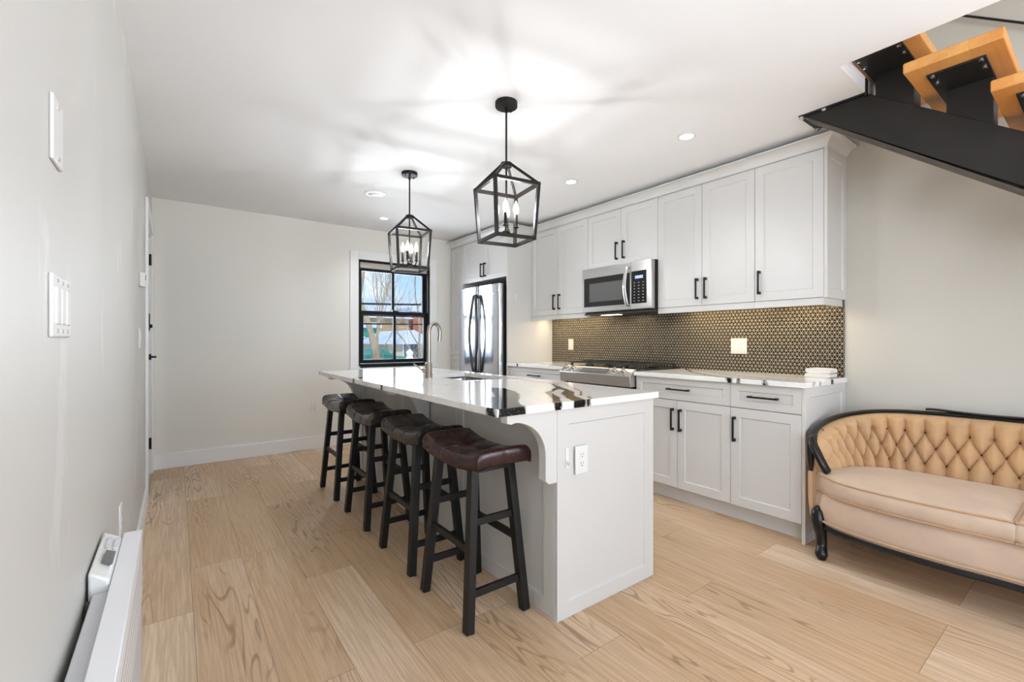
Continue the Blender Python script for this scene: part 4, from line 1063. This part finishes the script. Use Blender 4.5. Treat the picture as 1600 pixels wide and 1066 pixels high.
# crest rail
cvp = [tuple(p) for p in cv]
prof = [(a*1.0, b_*1.0) for a, b_ in [(-.024, -.009), (.018, -.009), (.022, -.003), (.022, .003), (.014, .009), (0, .011), (-.014, .009), (-.024, .003)]]
fr_ = MB().tube([(p[0], p[1], p[2]) for p in cvp], 1, prof=prof, up=(0, 0, 1)); fr_.build('crest_rail', M['lacquer'], sf)
ov = [(3.466, .668, .790), (3.467, .64, .792), (3.468, .60, .791), (3.470, .50, .786), (3.471, .40, .784), (3.472, .32, .786), (3.472, SY0, .788)]
ov = ov+[(x, 2*SY0-y, z) for x, y, z in reversed(ov[:-1])]
MB().tube(catmull(ov, 5), 1, prof=[(a*.9, b_*.62) for a, b_ in prof], up=(0, 0, 1)).build('raised_crest', M['lacquer'], sf)
# base: upholstered apron and wood strip
fh = [(2.865, 1.02), (2.80, .955), (2.748, .83), (2.722, .66), (2.722, .45), (2.735, .33), (2.738, SY0)]
fcur = [(p[0], p[1]) for p in catmull(fh, 6)]; fcur = fcur+[(x, 2*SY0-y) for x, y in reversed(fcur[:-1])]
backp = [(p[0]-.004, p[1]) for p in cv[::-6]]
def ring_off(o):
    out = []
    for i, (x, y) in enumerate(fcur):
        a, b_ = fcur[max(0, i-1)], fcur[min(len(fcur)-1, i+1)]; tx, ty = b_[0]-a[0], b_[1]-a[1]; L_ = math.hypot(tx, ty); out.append((x+ty/L_*o, y-tx/L_*o))
    return out
P = [[(x, y, z) for x, y in ring_off(o)]+[(x, y, z) for x, y in backp] for o, z in ((-.006, .192), (.0, .21), (.002, .27), (-.004, .33), (-.016, .357))]
ap = MB().grid(P, closed_v=True); nP = len(P[0]); ap.f += [tuple(range(nP)), tuple((len(P)-1)*nP+k for k in range(nP))]; ap.mi += [0, 0]
apo = ap.build('seat_base', M['velvet_faded'], sf)
MB().tube([(x, y, .212) for x, y in ring_off(.008)], .006, 8).build('piping', M['piping'], apo)
wr = MB(); A_ = ring_off(.004); B_ = ring_off(-.035)
P = [[(x, y, .168) for x, y in A_], [(x+.0, y, .178) for x, y in ring_off(.010)], [(x, y, .193) for x, y in ring_off(.006)], [(x, y, .193) for x, y in B_], [(x, y, .168) for x, y in B_]]
wr.grid(P, closed_u=True); wr.build('front_rail', M['lacquer'], sf)
# cushions
def xfront(y):
    f_ = np.array(fcur); k = np.argsort(f_[:, 1]); return float(np.interp(y, f_[k, 1], f_[k, 0]))
def xback(y):
    best = None
    for colm in inner[::4]:
        if abs(colm[10][1]-y) < .02 and colm[10][0] > 3.0: best = colm[10][0] if best is None else min(best, colm[10][0])
    return best
inn = np.array([colm[8][:2] for colm in inner])
half_n = len(inn)//2
def xb(y):
    yy = y if y > SY0 else 2*SY0-y
    seg_ = inn[40:half_n]; k = np.argsort(seg_[:, 1]); return float(np.interp(yy, seg_[k, 1], seg_[k, 0]))
def cushion(y0, y1, round0, round1):
    nu, nv = 36, 40
    zb_, z_t = .358, .446
    def pos(a, b_):      # a 0..1 front->back, b 0..1 y0->y1 ; square to soft corners
        y = y0+(y1-y0)*b_
        xf = xfront(min(y, .95))-.008; xk = min(xb(min(y, .93))-.006, 3.30)
        if round1 and b_ > .75:
            e_ = (b_-.75)/.25; xf += .075*e_**3; xk -= .10*e_**2.5
        if round0 and b_ < .25:
            e_ = (.25-b_)/.25; xf += .075*e_**3; xk -= .10*e_**2.5
        return xf+(xk-xf)*a, y
    layers = []
    def lay(ins, z, crown=0):
        L_ = []
        for b_ in np.linspace(0, 1, nv): L_.append(pos(0+ins, ins*.7+(1-1.4*ins)*b_)+(z+crown,))
        for a in np.linspace(0, 1, nu)[1:]: L_.append(pos(ins+(1-2*ins)*a, 1-ins*.7)+(z,))
        for b_ in np.linspace(1, 0, nv)[1:]: L_.append(pos(1-ins, ins*.7+(1-1.4*ins)*b_)+(z,))
        for a in np.linspace(1, 0, nu)[1:-1]: L_.append(pos(ins+(1-2*ins)*a, ins*.7)+(z,))
        return L_
    m = MB()
    stack = [(.02, zb_), (.0, zb_+.006), (-.02, zb_+.024), (-.02, z_t-.022), (.0, z_t-.002), (.02, z_t+.008), (.06, z_t+.018), (.14, z_t+.027), (.26, z_t+.033), (.38, z_t+.036), (.48, z_t+.037)]
    P = [lay(i, z) for i, z in stack]
    m.grid(P, closed_v=True); n = len(P[0]); m.f += [tuple(range(n)), tuple((len(P)-1)*n+k for k in range(n))]; m.mi += [0, 0]
    o = m.build('seat_cushion', M['velvet_faded'], sf); o.data.shade_smooth(); o.data.set_sharp_from_angle(angle=math.radians(80))
    for i, z in ((.0, z_t), (0, zb_+.004)):
        ring = lay(i-.003, z); MB().tube(ring+[ring[0]], .0048, 8, cap=False).build('piping', M['piping'], o)
cushion(.259, 1.012, False, True); cushion(2*SY0-1.012, .251, True, False)
# carved arm fronts and legs
def mirror(pts, sgn): return [(x, y if sgn > 0 else 2*SY0-y, z) for x, y, z in pts]
for sgn in (1, -1):
    m = MB()
    for k, dx in enumerate((-.018, 0, .018)):
        m.tube(mirror(catmull([(2.885+dx, 1.03, .645), (2.858+dx*.9, 1.028, .638), (2.832+dx*.8, 1.015, .61), (2.82+dx*.8, .99, .565), (2.818+dx*.7, .962, .51), (2.83+dx*.6, .945, .468)], 6), sgn), [.012]*6+[.016]*24+[.012], 10)
    m.tube(mirror([(2.862, 1.036, .62), (2.85, 1.034, .56), (2.842, 1.03, .50), (2.84, 1.026, .455)], sgn), [.022, .02, .015, .006], 12)
    m.build('carved_arm', M['lacquer'], sf)
    m = MB().tube(mirror(catmull([(2.83, 1.028, .46), (2.822, 1.026, .40), (2.822, 1.024, .30), (2.83, 1.02, .22)], 5), sgn), .012, 10); m.build('arm_piping', M['piping'], sf)
    lg = catmull([(2.835, .985, .275), (2.815, .985, .235), (2.81, .98, .19), (2.822, .975, .13), (2.818, .97, .075), (2.80, .965, .035), (2.80, .965, .004)], 6)
    rs = np.interp(np.linspace(0, 1, len(lg)), [0, .12, .3, .5, .68, .86, 1], [.016, .032, .036, .027, .024, .031, .020])
    MB().tube(mirror(lg, sgn), list(rs), 16).build('front_leg', M['lacquer'], sf)
    MB().tube(mirror([(3.38, .80, .25), (3.39, .81, .12), (3.41, .83, .002)], sgn), [.026, .022, .016], 12).build('rear_leg', M['lacquer'], sf)

# ================================================================== OUTSIDE
GZ = -1.0
tag(MB().box(-60, 90, 6.2, 140, GZ-.3, GZ).build('snowy_ground', M['snow']), 'snow covered ground of the yards outside the window', 'ground', kind='structure')
def out(px, py, y):      # helper used to plan where the street scene stands
    t = (px-800)/706.98; x = y*(t*math.cos(CAM_YAW)+math.sin(CAM_YAW))/(math.cos(CAM_YAW)-t*math.sin(CAM_YAW))
    D = y*math.cos(CAM_YAW)+x*math.sin(CAM_YAW); return x, 1.185+(532.07-py)*D/706.98
def house(x, y, w_, d_, h_, roof, mat, label, wins=3, hip=0):
    t = thing('house', (x, y, GZ), label, 'house')
    MB().box(x-w_/2, x+w_/2, y, y+d_, GZ, GZ+h_).build('walls', M[mat], t, smooth=False)
    if roof > 0: MB().prism([(x-w_/2-.3, GZ+h_), (x+w_/2+.3, GZ+h_), (x, GZ+h_+roof)], 1, y-.3, y+d_+.3).build('roof', M['snow'], t, smooth=False)
    else: MB().box(x-w_/2-.2, x+w_/2+.2, y-.2, y+d_+.2, GZ+h_, GZ+h_+.3).build('roof', M['snow'], t, smooth=False)
    rows = max(1, int(h_/2.6))
    for r_ in range(rows):
        for k in range(wins):
            wx = x-w_/2+w_*(k+.5)/wins; wz = GZ+1.0+r_*2.6
            f_ = MB().box(wx-.5, wx+.5, y-.06, y, wz, wz+1.4).build('window', M['trim'], t, smooth=False)
            MB().box(wx-.42, wx+.42, y-.08, y-.06, wz+.08, wz+1.32).build('pane', M['pane'], f_, smooth=False)
    return t
house(10.9, 30, 4.6, 8, 3.7, 1.0, 'tan', 'tan house with snowy roof beyond the trees', 3)
house(16.3, 31, 4.6, 8, 4.3, 0, 'brick', 'red brick house at the right of the window view', 3)
house(9.4, 21, 2.4, 4, 2.0, .7, 'cream', 'small cream shed in the yards with snowy roof', 1)
house(15, 60, 14, 8, 5.6, 0, 'greyhouse', 'long grey apartment block far off on the left', 6)
house(31, 62, 12, 8, 5.6, 2, 'brick', 'far brick house on the right skyline', 4)
house(8.1, 25.5, 2.4, 3, 2.9, 0, 'teal', 'teal sided house with flat snowy roof behind the bare trees', 1)
house(5.5, 19.5, 1.7, 3, 2.1, .5, 'cream', 'cream garage at the left of the window view', 1)
M['tealglass'] = M['teal']
def tealbox(x, y, w_, h_, d_, label):
    t = thing('teal_bin', (x, y, GZ), label, 'bin', 'teal bins in the snowy yards')
    MB().prism([(x-w_/2, GZ), (x+w_/2, GZ), (x+w_/2+.05, GZ+h_), (x-w_/2-.05, GZ+h_)], 1, y, y+d_).build('body', M['teal'], t)
    MB().prism([(x-w_/2-.1, GZ+h_), (x+w_/2+.1, GZ+h_), (x, GZ+h_+.25)], 1, y-.1, y+d_+.1).build('lid', M['teal'], t)
tealbox(6.0, 16.2, .95, 1.65, 1.0, 'teal bin standing in front of the cream garage')
tealbox(7.35, 17.4, 1.1, 1.3, 1.0, 'low teal bin at the right of the window view')
# picket fences
fn = thing('picket_fence', (7, 12, GZ), 'weathered picket fence across the yard outside', 'fence')
m = MB()
for k in range(44): m.box(3.6+k*.2, 3.72+k*.2, 12, 12.03, GZ, GZ+1.42+.04*math.sin(k*2.1))
m.build('pickets', M['fence'], fn, smooth=False); tag([o for o in bpy.data.objects if o.parent == fn][0], kind='stuff')
MB().box(3.5, 12.5, 12.03, 12.08, GZ+.3, GZ+.4).build('rail', M['fence'], fn); MB().box(3.5, 12.5, 12.03, 12.08, GZ+1.15, GZ+1.25).build('rail', M['fence'], fn)
tag(MB().lathe([(.09, 0), (.09, 1.6), (.12, 1.62), (.12, 1.7), (.07, 1.78), (.10, 1.88), (0, 1.97)], (4.87, 11.0, GZ), 14).build('gate_post', M['trim']), 'white turned gate post standing in the snow outside', 'post')
# bare trees
def tree(x, y, h_, label, seed, spread=.5, r0=.16):
    rnd = random.Random(seed); t = thing('bare_tree', (x, y, GZ), label, 'tree', 'bare winter trees outside')
    br = MB(); tr = MB()
    def grow(p, d, L_, r_, lvl, mb):
        n = 5; pts = [p]; q = Vector(p); dd = Vector(d)
        for k in range(n):
            dd = (dd+Vector((rnd.uniform(-.16, .16), rnd.uniform(-.16, .16), rnd.uniform(-.02, .10)))).normalized(); q = q+dd*(L_/n); pts.append(q.copy())
        mb.tube(pts, [r_*(1-.55*k/n) for k in range(n+1)], 6 if lvl < 2 else 4)
        if lvl >= 3: return
        for k in range(2, n+1):
            for _ in range(2 if lvl < 2 else 1):
                a = rnd.uniform(0, 2*PI); sp = spread*rnd.uniform(.7, 1.5)
                nd = (dd+Vector((math.cos(a)*sp, math.sin(a)*sp, rnd.uniform(0, .35)))).normalized()
                if rnd.random() < .85: grow(pts[k], nd, L_*rnd.uniform(.45, .66), max(r_*.36, .007), lvl+1, br)
    grow(Vector((x, y, GZ)), (0.02, 0, 1), h_*.55, r0, 0, tr)
    tr.build('trunk', M['bark'], t); br.build('branches', M['bark'], t)
tree(4.95, 13.4, 8, 'large pale bare tree left in the window view', 3, .45, .13)
tree(6.9, 14.6, 6, 'slender bare tree at the right of the window view', 11, .55, .06)
tree(7.2, 20.0, 7, 'bare tree standing behind the large pale tree', 5, .5, .06)
for (x, y, h_, sd, lb) in ((4.75, 13.6, 2.2, 21, 'low bare shrub at the left of the window view'), (6.35, 14.0, 2.8, 22, 'low bare shrub at the right of the window view')):
    tree(x, y, h_, lb, sd, .9, .03)
# overhead wires
for pts, r_, lb in (([(-2, 11.4, 2.05), (4.7, 11.6, 2.15), (9, 12, 2.45)], .028, 'upper thick black cable crossing the window view'), ([(-2, 11.4, 1.60), (4.8, 11.6, 1.62), (9, 12, 1.74)], .022, 'lower black cable crossing the window view'), ([(-2, 14, 2.2), (9, 14.4, 2.0)], .010, 'thin far wire crossing the window view')):
    tag(MB().tube(catmull(pts, 10), r_, 6).build('overhead_wire', M['wire']), lb, 'wire')
